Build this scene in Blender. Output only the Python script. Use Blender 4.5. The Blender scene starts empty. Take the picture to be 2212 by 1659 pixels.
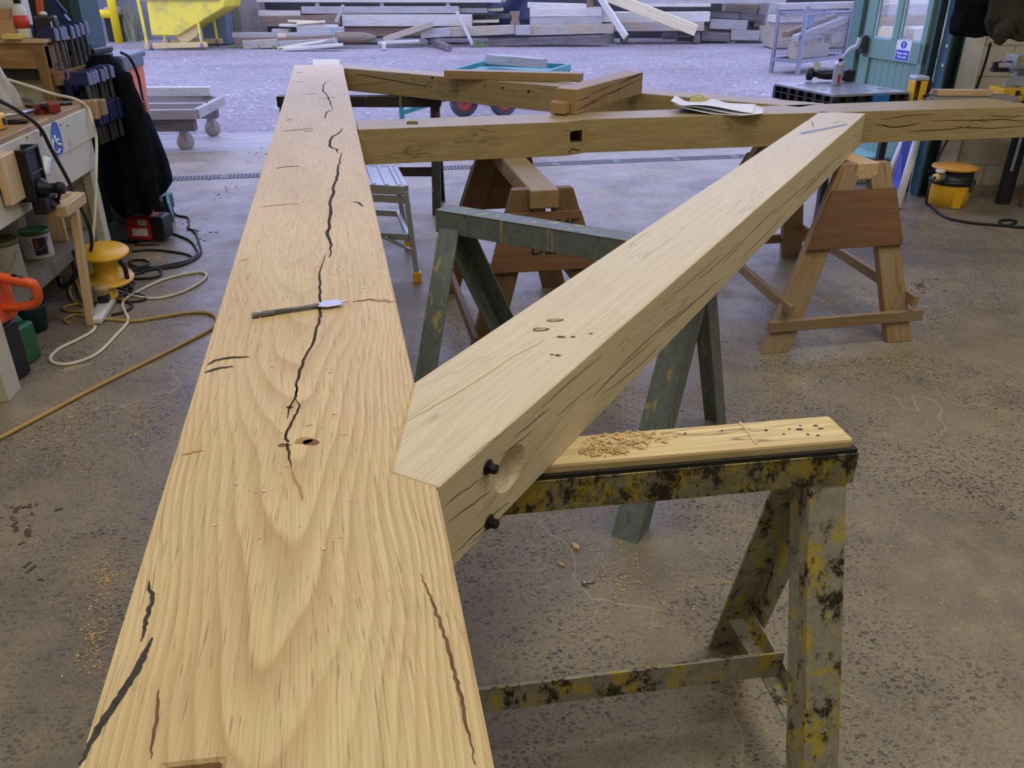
import bpy, bmesh, math, random
from mathutils import Vector, Matrix
random.seed(7)
C = bpy.context.scene.collection
PI = math.pi

# ---------------------------------------------------------------- camera, sky, lights, exposure
F_PX, CX, CY, EYE = 1780.0, 1106.0, 829.5, 1.55
TH = math.atan(888.0 / F_PX)
cd = bpy.data.cameras.new('camera'); cam = bpy.data.objects.new('camera', cd); C.objects.link(cam)
cam.location = (0, 0, EYE); cam.rotation_euler = (PI / 2 - TH, 0, 0)
cd.sensor_width = 36.0; cd.lens = 36.0 * F_PX / 2212.0; cd.clip_start = 0.05; cd.clip_end = 300
bpy.context.scene.camera = cam

wd = bpy.data.worlds.new('sky'); bpy.context.scene.world = wd; wd.use_nodes = True
bg = wd.node_tree.nodes['Background']
bg.inputs[0].default_value = (0.53, 0.58, 1.0, 1); bg.inputs[1].default_value = 2.7   # blue overcast daylight

def area(name, loc, sx, sy, power, col, rot=(0, 0, 0)):
    l = bpy.data.lights.new(name, 'AREA'); l.shape = 'RECTANGLE'; l.size = sx; l.size_y = sy
    l.energy = power; l.color = col
    o = bpy.data.objects.new(name, l); C.objects.link(o); o.location = loc; o.rotation_euler = rot
    return o
WARM = (1.0, 0.95, 0.85)
for lx, ly, p in ((-1.5, .9, 35), (1.5, .9, 36), (-1.6, 3.0, 22), (1.7, 3.0, 33), (-1.2, -1.6, 16), (1.6, -1.6, 16), (4.0, 2.6, 34)):
    area('ceiling_tube_light', (lx, ly, 4.15), 1.6, 0.6, p, WARM)

vs = bpy.context.scene.view_settings
vs.view_transform = 'Standard'; vs.look = 'None'; vs.exposure = 0.0; vs.gamma = 1.0
try: vs.use_curve_mapping = False
except Exception: pass

# ---------------------------------------------------------------- measuring helpers: where a sight line meets a level or a depth
_c, _s = math.cos(TH), math.sin(TH)
def _ray(x, y):
    d = y - CY
    return (x - CX, F_PX * _c - d * _s, -(F_PX * _s + d * _c))
def W(x, y, z=0.0):
    r = _ray(x, y); t = (z - EYE) / r[2]
    return Vector((r[0] * t, r[1] * t, z))
def DY(x, y, Y):
    r = _ray(x, y); t = Y / r[1]
    return Vector((r[0] * t, Y, EYE + r[2] * t))
def ZA(Y, y):
    r = _ray(CX, y); return EYE + r[2] * Y / r[1]
def V(*a): return Vector(a)

# ---------------------------------------------------------------- materials
MATS = {}
class NT:
    def __init__(self, name):
        self.m = bpy.data.materials.new(name); self.m.use_nodes = True
        self.t = self.m.node_tree; self.n = self.t.nodes; self.l = self.t.links
        self.b = self.n['Principled BSDF']
    def new(self, typ, **kw):
        n = self.n.new(typ)
        for k, v in kw.items(): setattr(n, k, v)
        return n
    def link(self, a, b): self.l.new(a, b)
    def val(self, sock, v):
        if hasattr(v, 'is_output') or isinstance(v, bpy.types.NodeSocket): self.l.new(v, sock)
        else: sock.default_value = v
    def coord(self, src='obj'):
        if src == 'gc':
            return self.new('ShaderNodeAttribute', attribute_name='gc').outputs['Vector']
        if src == 'world':
            return self.new('ShaderNodeNewGeometry').outputs['Position']
        return self.new('ShaderNodeTexCoord').outputs['Object']
    def scaled(self, v, s, loc=(0, 0, 0), rot=(0, 0, 0)):
        m = self.new('ShaderNodeMapping'); self.link(v, m.inputs['Vector'])
        m.inputs['Scale'].default_value = s; m.inputs['Location'].default_value = loc; m.inputs['Rotation'].default_value = rot
        return m.outputs[0]
    def noise(self, v, scale, detail=4, rough=.55, dist=0):
        n = self.new('ShaderNodeTexNoise'); self.link(v, n.inputs['Vector'])
        n.inputs['Scale'].default_value = scale; n.inputs['Detail'].default_value = detail
        n.inputs['Roughness'].default_value = rough; n.inputs['Distortion'].default_value = dist
        return n.outputs['Fac']
    def voro(self, v, scale, feature='F1', out='Distance', rnd=1):
        n = self.new('ShaderNodeTexVoronoi', feature=feature); self.link(v, n.inputs['Vector'])
        n.inputs['Scale'].default_value = scale; n.inputs['Randomness'].default_value = rnd
        return n.outputs[out]
    def ramp(self, f, a, b, va=0.0, vb=1.0):
        m = self.new('ShaderNodeMapRange'); self.link(f, m.inputs[0])
        m.inputs[1].default_value = a; m.inputs[2].default_value = b
        m.inputs[3].default_value = va; m.inputs[4].default_value = vb
        return m.outputs[0]
    def math(self, op, a, b=0.0):
        m = self.new('ShaderNodeMath', operation=op); self.val(m.inputs[0], a); self.val(m.inputs[1], b)
        return m.outputs[0]
    def mix(self, f, a, b, mode='MIX'):
        m = self.new('ShaderNodeMix', data_type='RGBA', blend_type=mode)
        self.val(m.inputs[0], f)
        for s, v in ((m.inputs[6], a), (m.inputs[7], b)):
            if isinstance(v, (tuple, list)): s.default_value = (*v[:3], 1)
            else: self.link(v, s)
        return m.outputs[2]
    def bump(self, h, strength=.2, dist=.01):
        n = self.new('ShaderNodeBump'); n.inputs['Strength'].default_value = strength; n.inputs['Distance'].default_value = dist
        self.link(h, n.inputs['Height']); self.link(n.outputs[0], self.b.inputs['Normal'])
    def out(self, col, rough=.5, metal=0.0, spec=.5):
        self.val(self.b.inputs['Base Color'], (*col[:3], 1) if isinstance(col, (tuple, list)) else col)
        self.val(self.b.inputs['Roughness'], rough); self.b.inputs['Metallic'].default_value = metal
        self.b.inputs['Specular IOR Level'].default_value = spec
        return self.m

def srgb(r, g, b):
    f = lambda c: (c / 255 / 12.92) if c <= 10 else ((c / 255 + .055) / 1.055) ** 2.4
    return (f(r), f(g), f(b))

def plain(name, col, rough=.5, metal=0.0, var=.12, scale=9, dirt=None, dirt_at=(.55, .65), dirt_scale=7, bump=0, spec=.5):
    if name in MATS: return MATS[name]
    k = NT(name); v = k.coord('obj')
    n = k.noise(v, scale, 5, .6)
    c = k.mix(k.ramp(n, .3, .7), tuple(x * (1 - var) for x in col), tuple(min(1, x * (1 + var)) for x in col))
    if dirt:
        d = k.ramp(k.noise(v, dirt_scale, 8, .7), *dirt_at)
        c = k.mix(d, c, dirt)
    if bump: k.bump(n, bump, .01)
    MATS[name] = k.out(c, rough, metal, spec)
    return MATS[name]

def wood(name, light, mid, dark, src='gc', ring=22, pith=(0, .03, -.07), tilt=(0, .03, .06), crack=.5, pore=.35, rough=.55, patch=.5, grey=None, dist=2.6, ringmix=.75, fibmix=.55, cath=None, fibs=70):
    """sawn timber: growth rings about a pith line, fibre streaks, open pores, drying checks along the grain"""
    if name in MATS: return MATS[name]
    k = NT(name); v = k.coord(src)
    warp = k.new('ShaderNodeTexNoise'); k.link(k.scaled(v, (1.1, 3.5, 3.5)), warp.inputs['Vector'])
    warp.inputs['Scale'].default_value = 1.0; warp.inputs['Detail'].default_value = 2
    sub = k.new('ShaderNodeVectorMath', operation='SUBTRACT'); k.link(warp.outputs['Color'], sub.inputs[0]); sub.inputs[1].default_value = (.5, .5, .5)
    scl = k.new('ShaderNodeVectorMath', operation='SCALE'); k.link(sub.outputs[0], scl.inputs[0]); scl.inputs['Scale'].default_value = .085
    add = k.new('ShaderNodeVectorMath', operation='ADD'); k.link(v, add.inputs[0]); k.link(scl.outputs[0], add.inputs[1])
    w = k.new('ShaderNodeTexWave', wave_type='RINGS', rings_direction='X', wave_profile='SAW')
    k.link(k.scaled(add.outputs[0], (.35, 1, 1), loc=pith, rot=tilt), w.inputs['Vector'])
    w.inputs['Scale'].default_value = ring; w.inputs['Distortion'].default_value = dist
    w.inputs['Detail'].default_value = 3; w.inputs['Detail Scale'].default_value = 1.4
    rings = w.outputs['Fac']
    if cath:
        al, be, a0 = cath
        sx = k.new('ShaderNodeSeparateXYZ'); k.link(add.outputs[0], sx.inputs[0])
        wob = k.noise(k.scaled(v, (1.5, 7, 7)), 1, 2.5, .5)
        wander = k.math('MULTIPLY', k.math('SUBTRACT', k.noise(k.scaled(v, (1.1, 0, 0)), 1, 2), .5), .12)
        aa = k.math('SUBTRACT', k.math('SUBTRACT', sx.outputs[1], a0), wander)
        lev = k.math('ADD', k.math('SUBTRACT', k.math('MULTIPLY', sx.outputs[0], al), k.math('MULTIPLY', k.math('MULTIPLY', aa, aa), be)), k.math('MULTIPLY', wob, 2.6))
        rings = k.math('FRACT', lev)
        rings = k.math('POWER', k.math('MULTIPLY', k.ramp(rings, 0, .85), k.ramp(rings, .88, 1.0, 1, 0)), 1.3)
        rings = k.math('MULTIPLY', rings, k.math('MULTIPLY', k.ramp(sx.outputs[0], .8, 1.7, 1, .3), k.ramp(k.noise(k.scaled(v, (1.5, 6, 6), loc=(2, 7, 1)), 1, 3), .3, .62, .35, 1)))
    fib = k.noise(k.scaled(add.outputs[0], (2.2, fibs, fibs)), 1, 5, .65)
    pat = k.noise(k.scaled(v, (1.3, 5, 5)), 1, 3, .5)
    c = k.mix(k.math('MULTIPLY', k.ramp(rings, .1, 1.0), ringmix), light, mid)
    c = k.mix(k.math('MULTIPLY', k.ramp(fib, .42, .72), fibmix), c, dark)
    c = k.mix(k.math('MULTIPLY', k.ramp(pat, .45, .75), patch), c, mid)
    po = k.noise(k.scaled(add.outputs[0], (11, 420, 420)), 1, 2, .5)
    c = k.mix(k.math('MULTIPLY', k.ramp(po, .6, .72), pore), c, dark)
    if grey:
        g = k.ramp(k.noise(k.scaled(v, (1.2, 6, 6)), 1.5, 5, .65), .42, .62)
        c = k.mix(g, c, grey)
    if crack:
        a = k.noise(k.scaled(add.outputs[0], (1.6, 17, 17)), 1, 3, .55)
        b = k.math('ABSOLUTE', k.math('SUBTRACT', a, .5))
        line = k.ramp(b, .004, .016, 1, 0)
        msk = k.ramp(k.noise(k.scaled(v, (2.2, 7, 7), loc=(3, 1, 2)), 1, 2), .5, .62)
        cr = k.math('MULTIPLY', k.math('MULTIPLY', line, msk), crack)
        c = k.mix(cr, c, tuple(x * .22 for x in dark))
    k.bump(fib, .12, .004)
    MATS[name] = k.out(c, rough, 0, .4)
    return MATS[name]

# fresh oak
oak_main = wood('oak_planed_golden', srgb(218, 194, 144), srgb(184, 151, 100), srgb(150, 118, 72), 'obj', crack=0, pore=.75, patch=.4, ringmix=.85, fibmix=.42, cath=(5.5, 330, -.165), fibs=330, rough=.52)
oak_pale = wood('oak_pale', srgb(216, 202, 166), srgb(202, 182, 140), srgb(166, 142, 100), 'obj', ring=13, pith=(0, .05, .10), tilt=(0, .02, .05), crack=.25, pore=.3, patch=.4, ringmix=.35, fibmix=.35, fibs=170, rough=.48)
oak_mid = wood('oak_brown', srgb(174, 154, 108), srgb(155, 131, 86), srgb(120, 95, 56), 'obj', ring=12, pith=(0, .06, .08), tilt=(0, .03, .04), crack=.55, pore=.3, patch=.4, ringmix=.5, fibmix=.45, fibs=120, rough=.48)
oak_bit = wood('oak_offcut', srgb(176, 148, 104), srgb(156, 126, 82), srgb(120, 90, 54), 'gc', ring=16, crack=.4, fibs=120)
pine = wood('pine_pale', srgb(222, 196, 152), srgb(206, 172, 122), srgb(170, 128, 80), 'gc', ring=18, crack=.25, pore=.1)
pine_board = wood('pine_trestle_board', srgb(232, 212, 160), srgb(220, 190, 128), srgb(160, 116, 62), 'gc', ring=22, crack=.6, pore=.1, pith=(0, 0, .04))
saw_wood = wood('sawhorse_timber', srgb(168, 138, 98), srgb(146, 114, 74), srgb(96, 68, 38), 'gc', ring=14, crack=.5, grey=srgb(150, 132, 104))
saw_dark = wood('sawhorse_timber_dark', srgb(122, 92, 60), srgb(104, 74, 46), srgb(60, 40, 22), 'gc', ring=14, crack=.5, grey=srgb(108, 88, 62))
ply_red = wood('plywood_reddish', srgb(128, 94, 64), srgb(114, 80, 52), srgb(84, 54, 32), 'gc', ring=6, crack=.2, pore=.15)
ply_pale = wood('plywood_pale', srgb(214, 188, 142), srgb(200, 168, 118), srgb(160, 124, 80), 'gc', ring=8, crack=.1)
bench_wood = wood('bench_top_wood', srgb(190, 160, 116), srgb(166, 134, 92), srgb(120, 90, 56), 'gc', ring=14, crack=.5, grey=srgb(140, 118, 90))
rack_wood = wood('rack_wood', srgb(176, 140, 88), srgb(150, 114, 66), srgb(92, 64, 34), 'gc', ring=12, crack=.5, grey=srgb(120, 92, 58))
G_TAN = srgb(176, 166, 150); G_GREY = srgb(150, 148, 146)
weather = [
 wood('weathered_grey', srgb(176, 172, 164), srgb(160, 154, 146), srgb(104, 98, 92), 'gc', ring=9, crack=.5, grey=srgb(168, 166, 164), rough=.85),
 wood('weathered_tan', srgb(186, 172, 146), srgb(170, 152, 122), srgb(116, 98, 74), 'gc', ring=9, crack=.5, grey=srgb(164, 158, 148), rough=.85),
 wood('weathered_pale', srgb(212, 206, 190), srgb(196, 188, 168), srgb(140, 128, 108), 'gc', ring=9, crack=.4, grey=srgb(196, 194, 190), rough=.85),
 wood('weathered_brown', srgb(146, 124, 98), srgb(124, 102, 78), srgb(78, 60, 44), 'gc', ring=9, crack=.6, grey=srgb(128, 116, 104), rough=.9),
 wood('weathered_fresh', srgb(224, 214, 178), srgb(210, 198, 156), srgb(170, 150, 108), 'gc', ring=9, crack=.2, rough=.8),
 wood('weathered_dark', srgb(112, 104, 100), srgb(98, 90, 86), srgb(60, 54, 52), 'gc', ring=9, crack=.6, grey=srgb(120, 114, 114), rough=.9)]

def trestle_paint(name, base, yellow, rust, y_at, r_at, src_scale=8):
    k = NT(name); v = k.coord('obj')
    n1 = k.noise(k.scaled(v, (1, 1, .6)), 22, 9, .78); n2 = k.noise(k.scaled(v, (1, 1, .7), loc=(4, 2, 1)), 19, 10, .8); n3 = k.noise(v, 40, 5, .6)
    c = k.mix(k.ramp(n3, .3, .7), tuple(x * .75 for x in base), tuple(x * 1.15 for x in base))
    c = k.mix(k.ramp(n1, *y_at), c, yellow)
    c = k.mix(k.ramp(n2, *r_at), c, rust)
    drip = k.noise(k.scaled(v, (26, 26, 1.6), loc=(1, 7, 3)), 1, 3, .5)
    c = k.mix(k.math('MULTIPLY', k.ramp(drip, .60, .68), .55), c, srgb(196, 176, 70))
    k.bump(n2, .25, .006)
    MATS[name] = k.out(c, .55, .15)
    return MATS[name]
steel_yel = trestle_paint('steel_trestle_paint', srgb(168, 164, 146), srgb(198, 178, 70), srgb(54, 44, 32), (.515, .57), (.525, .59))
steel_rail = trestle_paint('steel_rail_paint', srgb(150, 142, 108), srgb(178, 158, 56), srgb(46, 38, 26), (.49, .55), (.49, .56))
steel_grn = trestle_paint('steel_trestle_grey_green', srgb(106, 116, 112), srgb(136, 132, 104), srgb(66, 54, 38), (.58, .68), (.58, .66))
steel_dark = trestle_paint('steel_trestle_dark', srgb(52, 46, 42), srgb(84, 72, 54), srgb(28, 22, 20), (.6, .7), (.5, .62))

black_and_shade = plain('matt_black_and_shade', srgb(34, 30, 26), .7, var=.3, scale=30)  # black parts and marks, also shade coloured into the rack gap
crack_dark = plain('crack_dark', srgb(52, 36, 22), .9, var=.4, scale=60)
crack_grey = plain('crack_grey', srgb(58, 54, 46), .9, var=.4, scale=60)
knot_brown = plain('knot_brown', srgb(112, 76, 48), .8, var=.4, scale=50)
stain_grey = plain('stain_grey', srgb(178, 154, 118), .7, var=.1, scale=40)
green_line = plain('grain_line_green', srgb(190, 178, 122), .7, var=.1, scale=40)
iron = plain('black_iron', srgb(44, 44, 46), .45, .6, .25, 20)
steel = plain('bright_steel', srgb(176, 178, 182), .32, .9, .1, 14)
steel_dull = plain('dull_steel', srgb(120, 122, 124), .42, .7, .2, 30)
alu = plain('aluminium', srgb(186, 190, 194), .36, .75, .08, 12)
cream = plain('cream_paint', srgb(206, 202, 180), .6, 0, .05, 5, srgb(140, 128, 98), (.6, .78), 6)
cream_dk = plain('cream_paint_dirty', srgb(186, 180, 150), .65, 0, .08, 5, srgb(110, 100, 74), (.52, .75), 6)
navy = plain('navy_plastic', srgb(34, 40, 88), .4, 0, .15, 9)
navy_pad = plain('grey_blue_pad', srgb(120, 128, 164), .5)
blackp = plain('black_plastic', srgb(28, 29, 32), .42, 0, .2, 12)
charcoal = plain('charcoal_plastic', srgb(66, 70, 76), .45, 0, .12, 8)
cloth_black = plain('black_cloth', srgb(20, 22, 27), .95, 0, .35, 14, bump=.3, spec=.1)
cloth_navy = plain('dark_navy_cloth', srgb(26, 34, 44), .95, 0, .3, 12, bump=.3, spec=.1)
cloth_olive = plain('olive_cloth', srgb(54, 52, 40), .9, 0, .25, 9, bump=.3, spec=.15)
red_p = plain('red_plastic', srgb(186, 44, 36), .38)
red_dk = plain('dark_red_plastic', srgb(136, 40, 36), .45)
orange_p = plain('orange_plastic', srgb(226, 88, 34), .32, 0, .06, 6)
bin_orange = plain('bin_orange', srgb(214, 112, 72), .5, 0, .06, 4)
bin_grey = plain('bin_grey', srgb(96, 104, 112), .5)
yellow_p = plain('yellow_plastic', srgb(238, 184, 40), .4, 0, .07, 6, srgb(150, 110, 40), (.68, .85), 9)
yellow_lid = plain('amber_plastic', srgb(232, 166, 66), .45, 0, .06, 5)
yellow_t = plain('tool_yellow', srgb(236, 188, 48), .42)
white_p = plain('white_plastic', srgb(226, 224, 218), .4, 0, .04)
paper = plain('white_paper', srgb(236, 238, 244), .75, 0, .03)
label_w = plain('label_white', srgb(214, 214, 206), .6)
card = plain('cardboard', srgb(190, 150, 110), .85, 0, .06)
teal_p = plain('teal_plastic', srgb(30, 98, 112), .4)
teal_lt = plain('pale_teal', srgb(140, 190, 190), .45)
green_can = plain('green_plastic', srgb(34, 104, 56), .4, 0, .12, 4)
greygreen = plain('grey_green_case', srgb(92, 102, 102), .5)
blue_p = plain('blue_plastic', srgb(24, 108, 176), .4)
blue_st = plain('sticker_blue', srgb(64, 100, 176), .5)
sign_blue = plain('sign_blue', srgb(10, 70, 214), .45, 0, .02)
sign_white = plain('sign_white', srgb(236, 240, 246), .45, 0, .02)
green_door = plain('green_door_paint', srgb(118, 158, 148), .5, 0, .05, 3)
green_frame = plain('green_frame_paint', srgb(92, 128, 122), .5, 0, .06, 3)
green_col = plain('dark_green_steel', srgb(30, 56, 54), .45, 0, .12, 4)
green_col_daylit = plain('dark_green_steel_daylit', srgb(54, 88, 96), .4, 0, .1, 4)  # same column green with blue daylight put into the colour
rubber = plain('black_rubber', srgb(30, 30, 31), .6, 0, .15, 20)
tyre = plain('tyre_rubber', srgb(96, 100, 108), .8)
rim_red = plain('wheel_red', srgb(226, 96, 96), .5)
cart_teal = plain('cart_teal_paint', srgb(56, 132, 134), .5)
galv = plain('galvanised', srgb(160, 164, 168), .5, .4, .15, 14)
cage_steel = plain('cage_steel', srgb(126, 130, 142), .5, .3, .12, 9)
hose = plain('ochre_hose', srgb(186, 154, 84), .5, 0, .1, 20)
cable_w = plain('cream_cable', srgb(220, 212, 186), .5, 0, .05)
skip_y = plain('skip_yellow', srgb(232, 214, 70), .55, 0, .08, 3, srgb(176, 158, 96), (.5, .72), 2.2)
skip_r = plain('skip_rust', srgb(206, 184, 120), .7, 0, .15, 4)
barrier_y = plain('barrier_yellow', srgb(244, 216, 20), .45, 0, .05, 2)
tin_metal = plain('tin_metal', srgb(176, 172, 158), .45, .25, .12, 6, srgb(110, 100, 76), (.6, .75), 9)
tin_rim = plain('tin_rim_green', srgb(84, 92, 52), .5)
tin_rim2 = plain('tin_rim_bright_green', srgb(66, 116, 70), .45)
tin_dark = plain('tin_inside_dark', srgb(62, 58, 44), .35)
bucket_w = plain('bucket_white', srgb(206, 206, 202), .5, 0, .05)
grass_m = plain('dry_grass', srgb(160, 158, 128), .9, 0, .25, 20)
grass_g = plain('green_grass', srgb(122, 150, 84), .9, 0, .25, 20)
shaving_m = plain('wood_shaving', srgb(206, 172, 118), .8, 0, .25, 40)
chip_m = plain('pale_chip', srgb(200, 194, 190), .8, 0, .15, 30)
teal_strap = plain('strap_teal', srgb(120, 190, 200), .6)

def glass(name, col=(1, 1, 1), rough=0.0, alpha=.25):
    k = NT(name)
    tr = k.new('ShaderNodeBsdfTransparent'); tr.inputs[0].default_value = (*col, 1)
    gl = k.new('ShaderNodeBsdfGlossy'); gl.inputs['Roughness'].default_value = rough
    mx = k.new('ShaderNodeMixShader'); mx.inputs[0].default_value = alpha
    k.link(tr.outputs[0], mx.inputs[1]); k.link(gl.outputs[0], mx.inputs[2])
    k.link(mx.outputs[0], k.n['Material Output'].inputs[0])
    MATS[name] = k.m; return k.m
pane_m = glass('window_glass', (.94, .97, .97), .02, .06)
def plastic_film():
    k = NT('clear_plastic_film')
    tr = k.new('ShaderNodeBsdfTransparent'); tr.inputs[0].default_value = (.95, .95, .95, 1)
    mx = k.new('ShaderNodeMixShader'); mx.inputs[0].default_value = .5
    k.b.inputs['Base Color'].default_value = (.75, .76, .76, 1); k.b.inputs['Roughness'].default_value = .25
    k.link(tr.outputs[0], mx.inputs[1]); k.link(k.b.outputs[0], mx.inputs[2]); k.link(mx.outputs[0], k.n['Material Output'].inputs[0])
    return k.m
film = plastic_film()

def concrete():
    k = NT('workshop_concrete'); v = k.coord('world')
    big = k.noise(v, .9, 4, .55); mid = k.noise(v, 5, 8, .7); fine = k.noise(v, 90, 5, .75)
    c = k.mix(k.ramp(big, .35, .65), srgb(130, 120, 106), srgb(150, 139, 119))
    c = k.mix(k.math('MULTIPLY', k.ramp(mid, .44, .64), .6), c, srgb(166, 152, 122))
    c = k.mix(k.math('MULTIPLY', k.ramp(fine, .38, .66), .5), c, srgb(96, 90, 82))
    warp = k.new('ShaderNodeTexNoise'); k.link(v, warp.inputs['Vector']); warp.inputs['Scale'].default_value = 30
    ad = k.new('ShaderNodeVectorMath', operation='MULTIPLY_ADD'); k.link(warp.outputs['Color'], ad.inputs[0]); ad.inputs[1].default_value = (.02, .02, .02); k.link(v, ad.inputs[2])
    am = k.ramp(k.noise(v, 1.9, 4, .6), .36, .56)
    for sc, lo, hi, th in ((44, .28, .40, .44), (82, .30, .42, .40)):
        sv = k.scaled(ad.outputs[0], (1, 1.45, 1))
        agg = k.ramp(k.voro(sv, sc), lo, hi, 1, 0); pick = k.ramp(k.voro(sv, sc, out='Color'), th, th + .08)
        c = k.mix(k.math('MULTIPLY', k.math('MULTIPLY', agg, am), k.math('MULTIPLY', pick, .9)), c, srgb(70, 65, 60))
    dust = k.ramp(k.noise(v, 210, 3, .7), .54, .64)
    dm = k.ramp(k.noise(v, 1.7, 6, .7), .40, .60)
    c = k.mix(k.math('MULTIPLY', k.math('MULTIPLY', dust, dm), .9), c, srgb(196, 174, 126))
    pt = k.ramp(k.noise(v, 2.3, 7, .72), .56, .70)
    c = k.mix(k.math('MULTIPLY', pt, .55), c, srgb(176, 158, 120))
    dk = k.ramp(k.noise(k.scaled(v, (1, 1, 1), loc=(5, 2, 0)), 1.1, 5, .65), .52, .70)
    c = k.mix(k.math('MULTIPLY', dk, .55), c, srgb(84, 80, 76))
    wsp = k.ramp(k.voro(v, 30), .0, .05, 1, 0)
    wm = k.ramp(k.noise(v, 3, 3), .50, .58)
    c = k.mix(k.math('MULTIPLY', wsp, wm), c, srgb(216, 212, 202))
    sc_ = k.math('ABSOLUTE', k.math('SUBTRACT', k.noise(k.scaled(v, (1, 1, 1), rot=(0, 0, .6)), 1.3, 3, .5, .3), .5))
    c = k.mix(k.math('MULTIPLY', k.math('MULTIPLY', k.ramp(sc_, .001, .004, 1, 0), k.ramp(k.noise(v, .8, 2), .5, .6)), .5), c, srgb(186, 170, 136))
    r = k.ramp(k.noise(v, 3, 5, .6), .3, .7, .30, .55)
    k.bump(fine, .12, .004)
    MATS['concrete'] = k.out(c, r, 0, .5)
    return k.m
conc = concrete()
def gravel():
    k = NT('yard_gravel'); v = k.coord('world')
    d = k.voro(v, 19); col = k.voro(v, 19, out='Color'); big = k.noise(v, .5, 4, .6)
    c = k.mix(k.ramp(big, .35, .65), srgb(142, 134, 136), srgb(158, 154, 156))
    c = k.mix(k.ramp(col, .3, .8, 0, .4), c, srgb(102, 92, 94))
    c = k.mix(k.ramp(col, .84, .93), c, srgb(188, 184, 182))
    c = k.mix(k.ramp(k.voro(v, 7.3), 0, .09, .9, 0), c, srgb(224, 222, 222))
    red = k.ramp(k.noise(v, .35, 3), .58, .7, 0, .35)
    c = k.mix(red, c, srgb(140, 104, 98))
    k.bump(d, .8, .03)
    MATS['gravel'] = k.out(c, .9, 0, .2); return k.m
grav = gravel()
def apron():
    k = NT('apron_concrete'); v = k.coord('world')
    c = k.mix(k.ramp(k.noise(k.scaled(v, (.5, 2.5, 1)), 2, 7, .65), .35, .65), srgb(140, 138, 136), srgb(176, 172, 166))
    c = k.mix(k.math('MULTIPLY', k.ramp(k.noise(v, 45, 4, .7), .5, .7), .4), c, srgb(112, 108, 106))
    MATS['apron'] = k.out(c, .6, 0, .4); return k.m
apr = apron()
def blockwall(name, col, mortar, bw=.44, bh=.215, dirt=srgb(150, 136, 104), rot=(PI / 2, 0, 0)):
    k = NT(name); v = k.coord('obj')
    b = k.new('ShaderNodeTexBrick'); k.link(k.scaled(v, (1, 1, 1), rot=rot), b.inputs['Vector'])
    b.inputs['Scale'].default_value = 1; b.inputs['Brick Width'].default_value = bw; b.inputs['Row Height'].default_value = bh
    b.inputs['Mortar Size'].default_value = .006; b.inputs['Color1'].default_value = (*col, 1)
    b.inputs['Color2'].default_value = (*[x * .93 for x in col], 1); b.inputs['Mortar'].default_value = (*mortar, 1)
    c = k.mix(k.math('MULTIPLY', k.ramp(k.noise(k.scaled(v, (1.5, 1.5, .7)), 3, 7, .7), .5, .72), .55), b.outputs['Color'], dirt)
    MATS[name] = k.out(c, .7); return k.m
block_w = blockwall('painted_blockwork', srgb(208, 202, 184), srgb(160, 154, 138))
block_g = blockwall('yard_blockwork', srgb(140, 144, 150), srgb(106, 106, 108), 1.2, .6, srgb(116, 112, 96))
dark_wall = plain('dark_shade_wall', srgb(58, 56, 58), .9, 0, .3, 1.5)  # dark tone stands in for deep shade between the stacked timbers
ceil_m = plain('grey_roof_sheet', srgb(150, 148, 140), .8)

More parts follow.
